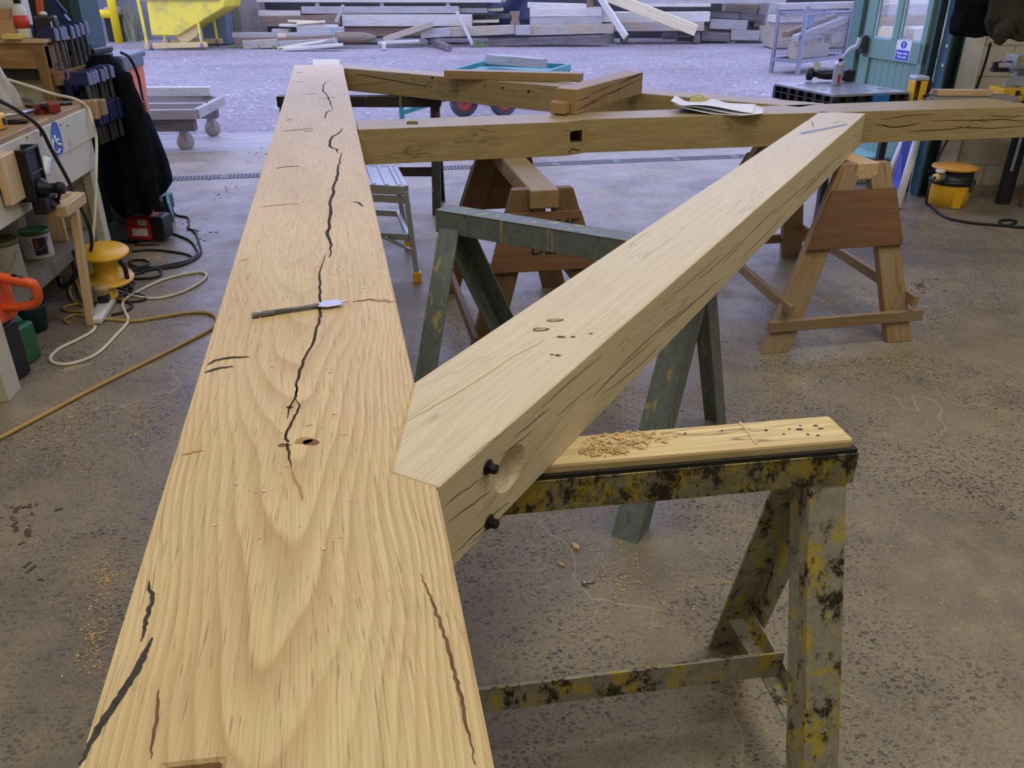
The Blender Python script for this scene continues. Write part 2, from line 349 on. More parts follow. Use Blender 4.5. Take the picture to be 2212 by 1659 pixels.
# ---------------------------------------------------------------- mesh helpers
class MB:
    def __init__(self, org=(0, 0, 0)):
        self.bm = bmesh.new(); self.o = Vector(org); self.L = self.bm.verts.layers.float_vector.new('gc')
    def _add(self, pts, faces, gc, mi=0, smooth=False):
        off = Vector((random.uniform(0, 9), random.uniform(-.02, .02), random.uniform(-.02, .02))) if gc else None
        vs = []
        for i, p in enumerate(pts):
            v = self.bm.verts.new(Vector(p) - self.o); v[self.L] = (gc[i] + off) if gc else (Vector(p) - self.o); vs.append(v)
        for f in faces:
            try:
                fc = self.bm.faces.new([vs[i] for i in f]); fc.material_index = mi; fc.smooth = smooth
            except ValueError: pass
        return vs
    def frame(self, c, size, ax, ay, az, mi=0, taper=None):
        hx, hy, hz = (s / 2 for s in size); pts = []; gc = []
        for sx, sy, sz in ((-1, -1, -1), (1, -1, -1), (1, 1, -1), (-1, 1, -1), (-1, -1, 1), (1, -1, 1), (1, 1, 1), (-1, 1, 1)):
            k = (taper if (taper and sz > 0) else 1)
            pts.append(Vector(c) + ax * (sx * hx * k) + ay * (sy * hy * k) + az * (sz * hz))
            g = [(sx * hx), (sy * hy), (sz * hz)]
            order = sorted(range(3), key=lambda q: -size[q]); gc.append(Vector((g[order[0]], g[order[1]], g[order[2]])))
        self._add(pts, [(0, 3, 2, 1), (4, 5, 6, 7), (0, 1, 5, 4), (1, 2, 6, 5), (2, 3, 7, 6), (3, 0, 4, 7)], gc, mi)
        return self
    def box(self, c, size, rz=0, mi=0, taper=None):
        ax = Vector((math.cos(rz), math.sin(rz), 0)); ay = Vector((-math.sin(rz), math.cos(rz), 0))
        return self.frame(c, size, ax, ay, Vector((0, 0, 1)), mi, taper)
    def bar(self, p0, p1, w, h, up=(0, 0, 1), mi=0):
        p0 = Vector(p0); p1 = Vector(p1); ax = (p1 - p0); L = ax.length; ax.normalize()
        ay = Vector(up).cross(ax)
        if ay.length < 1e-5: ay = Vector((0, 1, 0)).cross(ax)
        ay.normalize(); az = ax.cross(ay)
        return self.frame((p0 + p1) / 2, (L, w, h), ax, ay, az, mi)
    def prism(self, poly, ext, mi=0, ax=None):
        """poly: 3D points of one face, ext: extrusion vector"""
        n = len(poly); P = [Vector(p) for p in poly]; E = Vector(ext)
        pts = P + [p + E for p in P]
        nrm = Vector((0, 0, 0))
        for i in range(n): nrm += P[i].cross(P[(i + 1) % n])
        flip = nrm.dot(E) > 0
        fa = list(range(n)); fb = [n + i for i in range(n)]
        faces = [fa[::-1] if flip else fa, fb if flip else fb[::-1]]
        for i in range(n):
            j = (i + 1) % n
            faces.append((i, j, n + j, n + i) if flip else (j, i, n + i, n + j))
        if ax:
            X = Vector(ax).normalized(); Z = E.normalized(); Y = Z.cross(X)
            gc = [Vector((p.dot(X), p.dot(Y), p.dot(Z))) for p in pts]; c = sum(gc, Vector()) / len(gc); gc = [g - c for g in gc]
        else: gc = None
        self._add(pts, faces, gc, mi); return self
    def tube(self, path, r, n=8, mi=0, caps=True, closed=False):
        P = [Vector(p) for p in path]; m = len(P); rings = []; pts = []
        pa = None
        for i, p in enumerate(P):
            if closed: t = P[(i + 1) % m] - P[i - 1]
            else: t = P[min(i + 1, m - 1)] - P[max(i - 1, 0)]
            if t.length < 1e-7: t = Vector((0, 0, 1))
            t.normalize()
            if pa is None:
                pa = t.cross(Vector((0, 0, 1)))
                if pa.length < .1: pa = t.cross(Vector((1, 0, 0)))
            pa = (pa - t * pa.dot(t)).normalized(); pb = t.cross(pa)
            rr = r[i] if isinstance(r, (list, tuple)) else r
            for k in range(n):
                a = 2 * PI * k / n; pts.append(p + pa * (math.cos(a) * rr) + pb * (math.sin(a) * rr))
        faces = []
        for i in range(m if closed else m - 1):
            j = (i + 1) % m
            for k in range(n):
                q = (k + 1) % n; faces.append((i * n + k, i * n + q, j * n + q, j * n + k))
        if caps and not closed:
            faces.append(tuple(range(n))[::-1]); faces.append(tuple((m - 1) * n + k for k in range(n)))
        self._add(pts, faces, None, mi, True); return self
    def lathe(self, prof, c, axis=(0, 0, 1), n=28, mi=0, smooth=True, caps=True):
        A = Vector(axis).normalized(); U = A.cross(Vector((0, 1, 0)))
        if U.length < .1: U = A.cross(Vector((1, 0, 0)))
        U.normalize(); Vv = A.cross(U); pts = []; faces = []
        for r, z in prof:
            for k in range(n):
                a = 2 * PI * k / n; pts.append(Vector(c) + A * z + (U * math.cos(a) + Vv * math.sin(a)) * max(r, 1e-4))
        for i in range(len(prof) - 1):
            for k in range(n):
                q = (k + 1) % n; faces.append((i * n + k, i * n + q, (i + 1) * n + q, (i + 1) * n + k))
        if caps: faces.append(tuple(range(n))[::-1]); m = len(prof) - 1; faces.append(tuple(m * n + k for k in range(n)))
        self._add(pts, faces, None, mi, smooth); return self
    def poly(self, pts, mi=0):
        self._add(pts, [tuple(range(len(pts)))], None, mi); return self
    def ribbon(self, pts, wid, mi=0, n=(0, 0, 1)):
        P = [Vector(p) for p in pts]; N = Vector(n); out = []
        for i, p in enumerate(P):
            t = (P[min(i + 1, len(P) - 1)] - P[max(i - 1, 0)]).normalized(); s = N.cross(t).normalized()
            w = wid[i] if isinstance(wid, (list, tuple)) else wid
            out += [p - s * w / 2, p + s * w / 2]
        self._add(out, [(2 * i, 2 * i + 2, 2 * i + 3, 2 * i + 1)[::-1] for i in range(len(P) - 1)], None, mi); return self
    def grid(self, fn, nu, nv, mi=0, thick=0):
        pts = [Vector(fn(i / nu, j / nv)) for j in range(nv + 1) for i in range(nu + 1)]
        fs = [(j * (nu + 1) + i, j * (nu + 1) + i + 1, (j + 1) * (nu + 1) + i + 1, (j + 1) * (nu + 1) + i) for j in range(nv) for i in range(nu)]
        self._add(pts, fs, None, mi, True); return self
    def angle(self, p0, p1, a, b, w, t, mi=0):
        """L-section: two flanges along directions a and b (unit) from the corner line p0-p1"""
        p0 = Vector(p0); p1 = Vector(p1); a = Vector(a).normalized() * w; b = Vector(b).normalized() * w
        an = a.normalized() * t; bn = b.normalized() * t
        prof = [Vector((0, 0, 0)), a, a + bn, an + bn, an + b, b]
        pts = [p0 + q for q in prof] + [p1 + q for q in prof]
        fs = [(0, 1, 2, 3), (0, 3, 4, 5), (9, 8, 7, 6), (11, 10, 9, 6)] + [(i, (i + 1) % 6, 6 + (i + 1) % 6, 6 + i)[::-1] for i in range(6)]
        self._add(pts, fs, None, mi)
        return self
    def build(self, name, mats, parent=None, bevel=0, seg=1, solid=0, rot=0, loc=None, sub=0):
        bmesh.ops.recalc_face_normals(self.bm, faces=self.bm.faces[:])
        me = bpy.data.meshes.new(name); self.bm.to_mesh(me); self.bm.free()
        for m in (mats if isinstance(mats, (list, tuple)) else [mats]): me.materials.append(m)
        o = bpy.data.objects.new(name, me); C.objects.link(o)
        if parent is not None: o.parent = parent
        else: o.location = self.o
        if loc is not None: o.location = loc
        if rot: o.rotation_euler = (0, 0, rot)
        if solid:
            md = o.modifiers.new('thickness', 'SOLIDIFY'); md.thickness = solid; md.offset = 0
        if sub:
            md = o.modifiers.new('smooth', 'SUBSURF'); md.levels = sub; md.render_levels = sub
        if bevel:
            md = o.modifiers.new('edge', 'BEVEL'); md.width = bevel; md.segments = seg; md.limit_method = 'ANGLE'; md.angle_limit = .6
        return o

def tag(o, label, cat, group=None, kind=None):
    if label: o['label'] = label
    if cat: o['category'] = cat
    if group: o['group'] = group
    if kind: o['kind'] = kind
    return o
def struct(o): o['kind'] = 'structure'; return o
def thing(name, label, cat, loc, group=None):
    o = bpy.data.objects.new(name, None); C.objects.link(o); o.location = Vector(loc); o.empty_display_size = .1
    bpy.context.view_layer.update()
    return tag(o, label, cat, group)
def one(mb, name, mats, label, cat, group=None, kind=None, **kw):
    return tag(mb.build(name, mats, **kw), label, cat, group, kind)
def spline(pts, k=8, closed=False):
    P = [Vector(p) for p in pts]; out = []; n = len(P)
    for i in range(n if closed else n - 1):
        a, b, c, d = (P[(i - 1) % n], P[i], P[(i + 1) % n], P[(i + 2) % n]) if closed else (P[max(i - 1, 0)], P[i], P[i + 1], P[min(i + 2, n - 1)])
        for j in range(k):
            t = j / k
            out.append(.5 * ((2 * b) + (c - a) * t + (2 * a - 5 * b + 4 * c - d) * t * t + (3 * b - a - 3 * c + d) * t ** 3))
    if not closed: out.append(P[-1])
    return out
def boolcut(o, boxes):
    """cuts real holes: boxes is a list of MB solids in the object's local space"""
    for mb in boxes:
        bmesh.ops.recalc_face_normals(mb.bm, faces=mb.bm.faces[:])
        me = bpy.data.meshes.new('cutter'); mb.bm.to_mesh(me); mb.bm.free()
        c = bpy.data.objects.new('cutter', me); C.objects.link(c); c.matrix_world = o.matrix_world
        md = o.modifiers.new('cut', 'BOOLEAN'); md.object = c; md.operation = 'DIFFERENCE'; md.solver = 'EXACT'
        dg = bpy.context.evaluated_depsgraph_get(); dg.update()
        new = bpy.data.meshes.new_from_object(o.evaluated_get(dg))
        o.modifiers.remove(md); old = o.data; o.data = new; bpy.data.objects.remove(c); bpy.data.meshes.remove(me); bpy.data.meshes.remove(old)
def text_mesh(name, body, size, mat, parent, origin, xdir, ydir, align='CENTER', depth=.0006, bold=0.0, sx=1):
    cu = bpy.data.curves.new(name, 'FONT'); cu.body = body; cu.size = size; cu.align_x = align; cu.align_y = 'CENTER'; cu.extrude = depth; cu.offset = bold; cu.space_line = .95
    tmp = bpy.data.objects.new('tmp_text', cu); C.objects.link(tmp)
    dg = bpy.context.evaluated_depsgraph_get(); dg.update()
    me = bpy.data.meshes.new_from_object(tmp.evaluated_get(dg)); bpy.data.objects.remove(tmp)
    X = Vector(xdir).normalized(); Y = Vector(ydir).normalized(); Z = X.cross(Y)
    base = Vector((0, 0, 0)); q = parent
    while q is not None: base += q.location; q = q.parent
    for v in me.vertices:
        c = v.co.copy(); v.co = Vector(origin) + X * c.x * sx + Y * c.y + Z * c.z - base
    me.materials.clear(); me.materials.append(mat)
    o = bpy.data.objects.new(name, me); C.objects.link(o); o.parent = parent
    return o
# ================================================================ the setting
ZB, ZT = .938, .785          # top of the oak frame, top of the trestles
AX = math.radians(10.5)      # the opening runs along this heading
EX = V(math.cos(AX), math.sin(AX), 0); EY = V(-math.sin(AX), math.cos(AX), 0)
O0 = V(0, 8.72, 0)           # a point on the outer edge of the concrete
mb = MB((0, 0, 0)); a = O0 - EX * 12; b = O0 + EX * 12
mb.prism([V(-8, -5, 0), V(8, -5, 0), V(b.x, b.y, 0), V(a.x, a.y, 0)], (0, 0, -.12)); struct(mb.build('floor', conc))
mb = MB((0, 0, 0)); a2 = a + EY * 1.15; b2 = b + EY * 1.15
mb.prism([V(a.x, a.y, -.005), V(b.x, b.y, -.005), V(b2.x, b2.y, -.02), V(a2.x, a2.y, -.02)], (0, 0, -.12)); struct(mb.build('floor_apron', apr))
mb = MB((0, 0, 0))
def yard_pt(i, j):
    p = a2 + EX * (-14 + 52 * i) + EY * (22 * j)
    return p + V(0, 0, -.022 + .0 * j)
mb.grid(yard_pt, 60, 40); struct(mb.build('floor_yard', grav))

# drain channel across the doorway
d0 = W(330, 388); d1 = W(1620, 337); dd = (d1 - d0).normalized(); dn = V(-dd.y, dd.x, 0)
mb = MB((0, 0, 0)); L = (d1 - d0).length
mb.bar(d0 + V(0, 0, .001), d1 + V(0, 0, .001), .16, .006)
nb = int(L / .032)
for i in range(nb):
    p = d0 + dd * (i + .5) * (L / nb)
    if i % 18 in (0, 17): continue
    mb.bar(p + dn * .058 + V(0, 0, .0048), p - dn * .058 + V(0, 0, .0048), .012, .0025, mi=1)
drain = mb.build('trim_1', [plain('drain_iron', srgb(104, 102, 104), .55, .4, .15), black_and_shade]); struct(drain)

# front wall right of the opening, with a whitewashed pier coloured paler for the daylight it catches
wr = V(3.245, 6.50, 0)
mb = MB(wr); mb.box(wr + V(1.7, .12, 1.95), (3.4, .24, 4.2)); struct(mb.build('wall_front_right', block_w))
mb = MB(wr); mb.box(wr + V(.085, -.02, 1.95), (.17, .10, 4.2)); struct(mb.build('trim_2', plain('whitewash_daylit', srgb(224, 224, 222), .6, 0, .05, 3, srgb(176, 166, 140), (.55, .75), 5)))
mb = MB(wr); mb.box(wr + V(.9, -.055, .03), (1.75, .09, .06)); struct(mb.build('baseboard_front', plain('kerb_concrete', srgb(150, 142, 124), .8)))
# left stretch of the front wall, left wall, back wall, right wall, roof
wl = V(-3.05, 5.9, 0)
mb = MB(wl); mb.box(wl + V(-1.2, .25, 1.95), (2.2, .24, 4.4), rz=AX); struct(mb.build('wall_front_left', dark_wall))
mb = MB((0, 0, 0)); mb.bar(V(-3.9, 6.0, 2.05), V(-2.9, -5, 2.05), .2, 4.3); struct(mb.build('wall_left', cream_dk))
mb = MB((0, 0, 0)); mb.box(V(1.2, -5.0, 2.05), (10, .2, 4.4)); struct(mb.build('wall_back', block_w))
mb = MB((0, 0, 0)); mb.box(V(5.9, .7, 2.05), (.2, 11.6, 4.4)); struct(mb.build('wall_right', block_w))
mb = MB((0, 0, 0)); mb.prism([V(-5.5, -5.2, 4.3), V(6.2, -5.2, 4.3), V(6.2, 7.3, 4.3), V(-5.5, 5.4, 4.3)], (0, 0, .12)); struct(mb.build('ceiling', ceil_m))
# beam over the opening
mb = MB((0, 0, 0)); mb.bar(V(-3.2, 5.8, 3.95), V(3.4, 6.75, 3.95), .3, .7); struct(mb.build('trim_3', green_col))

# dark green steel columns either side
def hcol(c, w, d, h, name, rz):
    mb = MB(c); ax = V(math.cos(rz), math.sin(rz), 0); ay = V(-ax.y, ax.x, 0)
    mb.box(c - ax * (w / 2 - .008) + V(0, 0, h / 2), (.016, d, h), rz, mi=1)
    mb.box(c + ax * (w / 2 - .008) + V(0, 0, h / 2), (.016, d, h), rz, mi=0)
    mb.box(c + V(0, 0, h / 2), (w - .02, .014, h), rz, mi=0)
    for zz in (.95, 1.08):
        mb.box(c - ax * (w / 2 + .002) - ay * d * .3 + V(0, 0, zz), (.016, .02, .02), rz, mi=2)
    return struct(mb.build(name, [green_col, green_col_daylit, label_w]))
cR = W(1962, 428); cR = V(3.182, 6.42, 0)
hcol(cR, .10, .13, 4.2, 'trim_4', 0)
mb = MB(V(3.105, 6.53, 0)); mb.box(V(3.105, 6.53, 2.1), (.05, .05, 4.2)); struct(mb.build('trim_6', green_col))
cL = DY(174, 60, 5.75); cL = V(cL.x, 5.75, 0)
mb = MB(cL); mb.box(cL + V(-.075, 0, 2.1), (.19, .2, 4.2)); mb.box(cL + V(.045, .02, 2.1), (.06, .26, 4.2), mi=1)  # right-hand strip takes the green with daylight coloured in
struct(mb.build('trim_5', [green_col, green_col_daylit]))

# ---------------------------------------------------------------- fire exit door standing open
H0 = V(3.10, 6.62, 0); hd = math.radians(12.9); DU = V(-math.sin(hd), math.cos(hd), 0); DN = V(-math.cos(hd), -math.sin(hd), 0)  # DU: hinge to free edge, DN: towards the camera side
LW = .955
def dp(t, n, z): return H0 + DU * t + DN * n + V(0, 0, z)
def dz(y, t):   # height on the leaf seen at picture row y
    return ZA(dp(t, 0, 0).y, y)
door = bpy.data.objects.new('door_1', None); C.objects.link(door); door.location = H0; struct(door)
bpy.context.view_layer.update()
def dbox(mb, t0, t1, z0, z1, n0, n1, mi=0):
    mb.frame(dp((t0 + t1) / 2, (n0 + n1) / 2, (z0 + z1) / 2), (abs(t1 - t0), abs(n1 - n0), abs(z1 - z0)), DU, DN, V(0, 0, 1), mi); return mb
zr1 = 1.00; zr0 = .70
zr1 = dz(92, .12); zr0 = dz(138, .12)
mb = MB(H0)
dbox(mb, 0, .055, .02, 2.05, -.02, .025); dbox(mb, LW - .30, LW - .18, .02, 2.05, -.02, .025)
dbox(mb, 0, LW - .2, zr0, zr1, -.02, .025); dbox(mb, 0, LW - .2, 1.95, 2.05, -.02, .025); dbox(mb, 0, LW - .2, .02, .16, -.02, .025)
mid = .37
dbox(mb, mid - .035, mid + .035, zr1, 1.95, -.02, .025)
mb.build('door_frame', green_door, door, bevel=.004)
mb = MB(H0); dbox(mb, LW - .14, LW, .02, 2.12, -.05, .05); dbox(mb, LW - .19, LW - .14, .02, 2.12, -.05, .012, 1)
mb.build('outer_stile', [green_frame, green_door], door, bevel=.004)
mb = MB(H0); n_b = 7
for i in range(n_b):
    t0 = .06 + i * (LW - .36) / n_b; t1 = t0 + (LW - .36) / n_b - .004
    dbox(mb, t0, t1, .16, zr0, -.012, .004)
mb.build('boarding', green_door, door)
for t0, t1 in ((.055, mid - .035), (mid + .035, LW - .30)):
    mb = MB(H0); dbox(mb, t0, t1, zr1, 1.95, .0, .004); mb.build('pane', pane_m, door)
    mb = MB(H0)
    dbox(mb, t0, t0 + .018, zr1, 1.95, .004, .016); dbox(mb, t1 - .018, t1, zr1, 1.95, .004, .016); dbox(mb, t0, t1, zr1, zr1 + .016, .004, .016)
    mb.build('glazing_bead', plain('bead_pale', srgb(168, 200, 206), .4), door)
# push bar arm at the free edge
mb = MB(H0); tq = LW - .235
zq1 = dz(72, LW); zq0 = dz(118, LW)
dbox(mb, tq - .02, tq + .03, zq0 + .03, zq1, .025, .075)
hb = mb.build('panic_latch', charcoal, door, bevel=.012, seg=2)
mb = MB(H0)
mb.tube(spline([dp(tq + .01, .085, zq1 - .02), dp(tq + .012, .10, (zq0 + zq1) / 2), dp(tq + .045, .13, zq0 + .06), dp(tq + .09, .16, zq0 - .01)], 5), [.02, .02, .02, .02, .02, .021, .021, .021, .021, .02, .02, .019, .018, .017, .016, .014], 10)
hl = mb.build('push_lever', plain('lever_grey', srgb(190, 200, 214), .4), door)
# mandatory sign on the door rail
ps = lambda x, y: None
def on_leaf(x, y, n=.027):
    r = Vector(_ray(x, y)); o = V(0, 0, EYE); p0 = dp(0, n, 0); k = (p0 - o).dot(DN) / r.dot(DN)
    return o + r * k
q = [on_leaf(*p) for p in ((1938, 85), (1969.5, 88.5), (1963, 133), (1932, 128.5))]
su = ((q[1] - H0).dot(DU) + (q[2] - H0).dot(DU)) / 2; sl = ((q[0] - H0).dot(DU) + (q[3] - H0).dot(DU)) / 2
szt = (q[0].z + q[1].z) / 2; szb = (q[2].z + q[3].z) / 2
mb = MB(H0); dbox(mb, su, sl, szb, szt, .025, .027); sg = mb.build('sign', sign_white, door)
sg['label'] = 'white and blue keep clear fire exit sign'
sh = szt - szb; sw = sl - su
mb = MB(H0); dbox(mb, su + sw * .04, sl - sw * .04, szb + sh * .02, szb + sh * .51, .027, .0275)
pts = [dp((su + sl) / 2 + math.cos(k * PI / 16) * sw * .20, .027, szb + sh * .77 + math.sin(k * PI / 16) * sh * .19) for k in range(32)]
mb.prism(pts, DN * .0006); mb.build('sign_panel', sign_blue, sg)
mb = MB(H0); cx_ = (su + sl) / 2
dbox(mb, cx_ - sw * .035, cx_ + sw * .035, szb + sh * .74, szb + sh * .90, .0276, .0284); dbox(mb, cx_ - sw * .035, cx_ + sw * .035, szb + sh * .65, szb + sh * .70, .0276, .0284)
mb.build('sign_symbol', sign_white, sg)
text_mesh('sign_text', 'Keep clear\nFire exit', sh * .19, sign_white, sg, dp(cx_, .0278, szb + sh * .265), -DU, V(0, 0, 1), sx=sw / (sh * .19) / 5.4, bold=.0006)
# ================================================================ the oak frame on its trestles
DEP = .153
def beam(name, label, foot, ang, mats, dep=DEP, ztop=ZB, cat='timber beam', group=None, cuts=(), cracks=(), bevel=.003, org=None, notz=None):
    org = Vector(org or foot[0]); org = V(org.x, org.y, ztop); ca, sa = math.cos(ang), math.sin(ang)
    def loc(p):
        d = Vector(p) - org; return V(ca * d.x + sa * d.y, -sa * d.x + ca * d.y, d.z)
    mb = MB((0, 0, 0)); pts = [loc(V(p.x, p.y, ztop)) for p in foot]
    mb.prism(pts, (0, 0, -dep))
    o = mb.build(name, mats, None, 0, loc=org, rot=ang)
    bpy.context.view_layer.update()
    if cuts:
        boolcut(o, [c(loc) for c in cuts])
    if cracks:
        bm = bmesh.new(); bm.from_mesh(o.data)
        L_ = bm.verts.layers.float_vector.get('gc')
        k = MB((0, 0, 0))
        for pts, w, mi, n in cracks:
            nn = V(ca * n[0] + sa * n[1], -sa * n[0] + ca * n[1], n[2])
            P = [loc(p) + nn * .0006 for p in pts]
            if w == 'poly': k.poly(P, mi)
            else: k.ribbon(P, w, mi, nn)
        me = bpy.data.meshes.new('tmp'); k.bm.to_mesh(me); k.bm.free(); bm.from_mesh(me); bpy.data.meshes.remove(me)
        bm.to_mesh(o.data); bm.free()
    if bevel:
        md = o.modifiers.new('edge', 'BEVEL'); md.width = bevel; md.segments = 1; md.limit_method = 'ANGLE'; md.angle_limit = .8
    tag(o, label, cat, group)
    return o
T = lambda *ps: [W(x, y, ZB) for x, y in ps]
def jit(pts, amp, k=4):
    """a wandering line between given points"""
    S = spline(pts, k); out = []
    for i, p in enumerate(S):
        q = p.copy()
        if 0 < i < len(S) - 1:
            t = (S[i + 1] - S[i - 1]).normalized(); q += V(-t.y, t.x, 0) * random.uniform(-amp, amp)
        out.append(q)
    return out
def taper(n, w, a=.25):
    return [w * (a + (1 - a) * min(1, min(i, n - 1 - i) / (n * .25))) * random.uniform(.85, 1.12) for i in range(n)]
def tcr(px, w, mi=1, amp=.003):
    P = jit(T(*px), amp); return (P, taper(len(P), w), mi, (0, 0, 1))
def blob(px, py, rx, ry, mi, z=ZB, ang=0):
    c = W(px, py, z); return ([c + V(math.cos(a) * rx * math.cos(ang) - math.sin(a) * ry * math.sin(ang), math.cos(a) * rx * math.sin(ang) + math.sin(a) * ry * math.cos(ang), 0) * random.uniform(.85, 1.15) for a in [k * PI / 9 for k in range(18)]], 'poly', mi, (0, 0, 1))

# --- wide main beam running away from the camera
mL0, mL1 = W(172, 1640, ZB), W(636, 140, ZB); mR0, mR1 = W(1062, 1659, ZB), W(740, 140, ZB)
ld = (mL1 - mL0); rd = (mR1 - mR0)
nearL = mL0 - ld * .045; nearR = mR0 - rd * .045
n1, n2, n3 = T((895, 825), (845, 1020), (945, 1053))
angM = math.atan2((ld + rd).y, (ld + rd).x)
def cut_mort(loc):
    m = MB((0, 0, 0)); A, B = loc(W(352, 1654, ZB)), loc(W(480, 1640, ZB))
    u = (B - A); ex = V(-1, 0, 0)
    m.prism([A, B, B + V(-.2, 0, 0), A + V(-.2, 0, 0)], (0, 0, -.09)); m.prism([A + V(0, 0, .02), B + V(0, 0, .02), B + V(-.2, 0, .02), A + V(-.2, 0, .02)], (0, 0, -.02))
    return m
def cut_mort2(loc):
    m = MB((0, 0, 0)); A, B = loc(W(352, 1654, ZB)), loc(W(480, 1640, ZB))
    m.prism([A + V(0, 0, .02), B + V(0, 0, .02), B + V(-.2, 0, .02), A + V(-.2, 0, .02)], (0, 0, -.4)); return m
cr = [
 tcr([(712, 172), (700, 182), (698, 195), (708, 208), (713, 222), (719, 236)], .008),
 tcr([(719, 237), (706, 243), (703, 258)], .007),
 tcr([(741, 277), (728, 290), (714, 300), (715, 318), (727, 323), (731, 331)], .010),
 tcr([(738, 329), (734, 352), (728, 376), (722, 402), (716, 430), (713, 470), (709, 500), (715, 530), (711, 556)], .009, amp=.004),
 tcr([(704, 550), (694, 579), (691, 596), (691, 630), (692, 660), (692, 680), (688, 698), (673, 747), (652, 790), (641, 826), (640, 850), (640, 866)], .0052, amp=.0018),
 tcr([(640, 866), (646, 880), (634, 905), (619, 938), (621, 958), (624, 985), (629, 1010)], .0042, amp=.0015),
 tcr([(620, 905), (626, 880), (640, 850), (641, 830)], .003, amp=.001),
 tcr([(629, 1010), (636, 1035), (650, 1062), (653, 1082)], .004, 4, amp=.001),
 tcr([(322, 1255), (323, 1272), (330, 1289), (324, 1312), (317, 1334), (311, 1362), (306, 1386)], .0048, 2, amp=.001),
 tcr([(329, 1378), (318, 1402), (306, 1427), (287, 1462), (267, 1495), (238, 1538), (208, 1583), (190, 1618), (172, 1655)], .0075, 2, amp=.0011),
 tcr([(909, 1240), (922, 1272), (936, 1307), (950, 1345), (963, 1384), (976, 1430), (988, 1475), (998, 1520), (1009, 1565), (1018, 1610), (1027, 1652)], .0035, 3, amp=.0014),
 tcr([(344, 1490), (340, 1530), (333, 1590), (325, 1640)], .003, 3, amp=.0012),
 tcr([(449, 789), (470, 778), (500, 773), (540, 771)], .008, 2, amp=.002),
 tcr([(443, 806), (470, 797), (505, 792)], .008, 2, amp=.002),
 tcr([(640, 158), (655, 156)], .012), tcr([(637, 176), (663, 177)], .008), tcr([(655, 205), (685, 202)], .006), tcr([(688, 214), (724, 210)], .008),
 tcr([(606, 283), (640, 281), (676, 277)], .011), tcr([(655, 285), (678, 281)], .008), tcr([(596, 364), (620, 360), (650, 359)], .008),
 tcr([(560, 448), (600, 443), (650, 440)], .006, 4), tcr([(758, 436), (775, 438), (785, 446)], .007), tcr([(618, 260), (632, 258)], .01),
 tcr([(520, 563), (535, 560)], .006, 4), tcr([(392, 982), (440, 974)], .006, 4), tcr([(800, 648), (830, 650), (850, 653)], .012, 4, .004), tcr([(760, 652), (790, 648), (812, 647)], .006, 3),
 blob(672, 956, .012, .008, 3), blob(610, 962, .006, .0045, 3), blob(626, 880, .006, .004, 3), blob(658, 952, .014, .010, 4),
]
fill = [tcr([(705 + dx, y0), (705 + dx * 1.3, y0 + 60)], .003, 4, .001) for dx, y0 in ((-60, 600), (60, 700))]
mainb = beam('oak_beam', 'wide planed oak beam with a long dark crack down its middle, running away from the camera', [nearL, nearR, n3, n2, n1, mR1, mL1], angM,
     [oak_main, crack_dark, crack_grey, knot_brown, plain('grain_brown', srgb(172, 132, 84), .7, 0, .2, 40)], cuts=[cut_mort2], cracks=cr, org=mL0)
# stub tenon at the far end
tn = T((676, 142), (734, 142), (733, 127), (675, 127))
mb = MB(tn[0]); mb.prism([p - V(0, 0, .004) for p in tn], (0, 0, -.06), ax=ld)
one(mb, 'oak_tenon_peg', oak_pale, 'pale oak end piece projecting past the far end of the wide beam', 'timber', bevel=.002)

# --- diagonal brace
b1, b2 = W(1771, 241, ZB), W(1870, 245, ZB)
bd = (b2 - n3).normalized(); angB = math.atan2(bd.y, bd.x); bn = V(bd.y, -bd.x, 0)
def sidept(x, y):
    r = Vector(_ray(x, y)); o = V(0, 0, EYE); k = (n3 - o).dot(bn) / r.dot(bn); return o + r * k
hole = sidept(1102, 1012); 
def cyl_cut(loc):
    m = MB((0, 0, 0)); c = loc(hole); bl = loc(hole + bd) - c; nl = loc(hole + bn) - c
    ax = (nl * -1 + bl * -.9).normalized()
    m.lathe([(.034, -.2), (.034, .058)], c, ax, 24); return m
def sidecrack(px, w, mi=1, amp=.0015):
    w *= .62; P = [sidept(x, y) for x, y in px]; S = spline(P, 4)
    for p in S[1:-1]: p.z += random.uniform(-amp, amp)
    return (S, taper(len(S), w), mi, tuple(bn))
bc = [sidecrack(p, w) for p, w in (
 ([(965, 1130), (1010, 1095), (1060, 1060)], .0025), ([(960, 1092), (1000, 1062), (1045, 1030)], .0022), ([(975, 1200), (1030, 1150), (1070, 1108), (1100, 1085)], .003),
 ([(1050, 1145), (1120, 1085), (1165, 1045)], .0025), ([(1110, 945), (1150, 912), (1190, 880)], .0025), ([(1170, 880), (1230, 826), (1300, 765)], .002), ([(1280, 860), (1330, 805), (1400, 745)], .003),
 ([(1330, 800), (1420, 715), (1500, 650)], .003), ([(1300, 850), (1370, 800), (1430, 740)], .0025), ([(1420, 720), (1480, 670), (1560, 600)], .003), ([(1560, 570), (1620, 505), (1680, 445)], .0035),
 ([(1600, 560), (1660, 500), (1700, 455)], .003), ([(1500, 610), (1560, 560), (1600, 520)], .0028), ([(1720, 430), (1770, 380), (1820, 330)], .004), ([(1080, 985), (1120, 955), (1150, 930)], .002),
 ([(1200, 900), (1260, 850), (1300, 815)], .0018), ([(1450, 640), (1500, 600), (1560, 545)], .002), ([(1010, 1180), (1060, 1135), (1110, 1090)], .0018), ([(1660, 470), (1740, 400), (1800, 345)], .003))]
bc += [tcr(p, w, 2, .001) for p, w in (([(872, 915), (960, 865), (1040, 815), (1110, 770), (1180, 735)], .0022), ([(1010, 990), (1050, 960), (1100, 920)], .0022))]
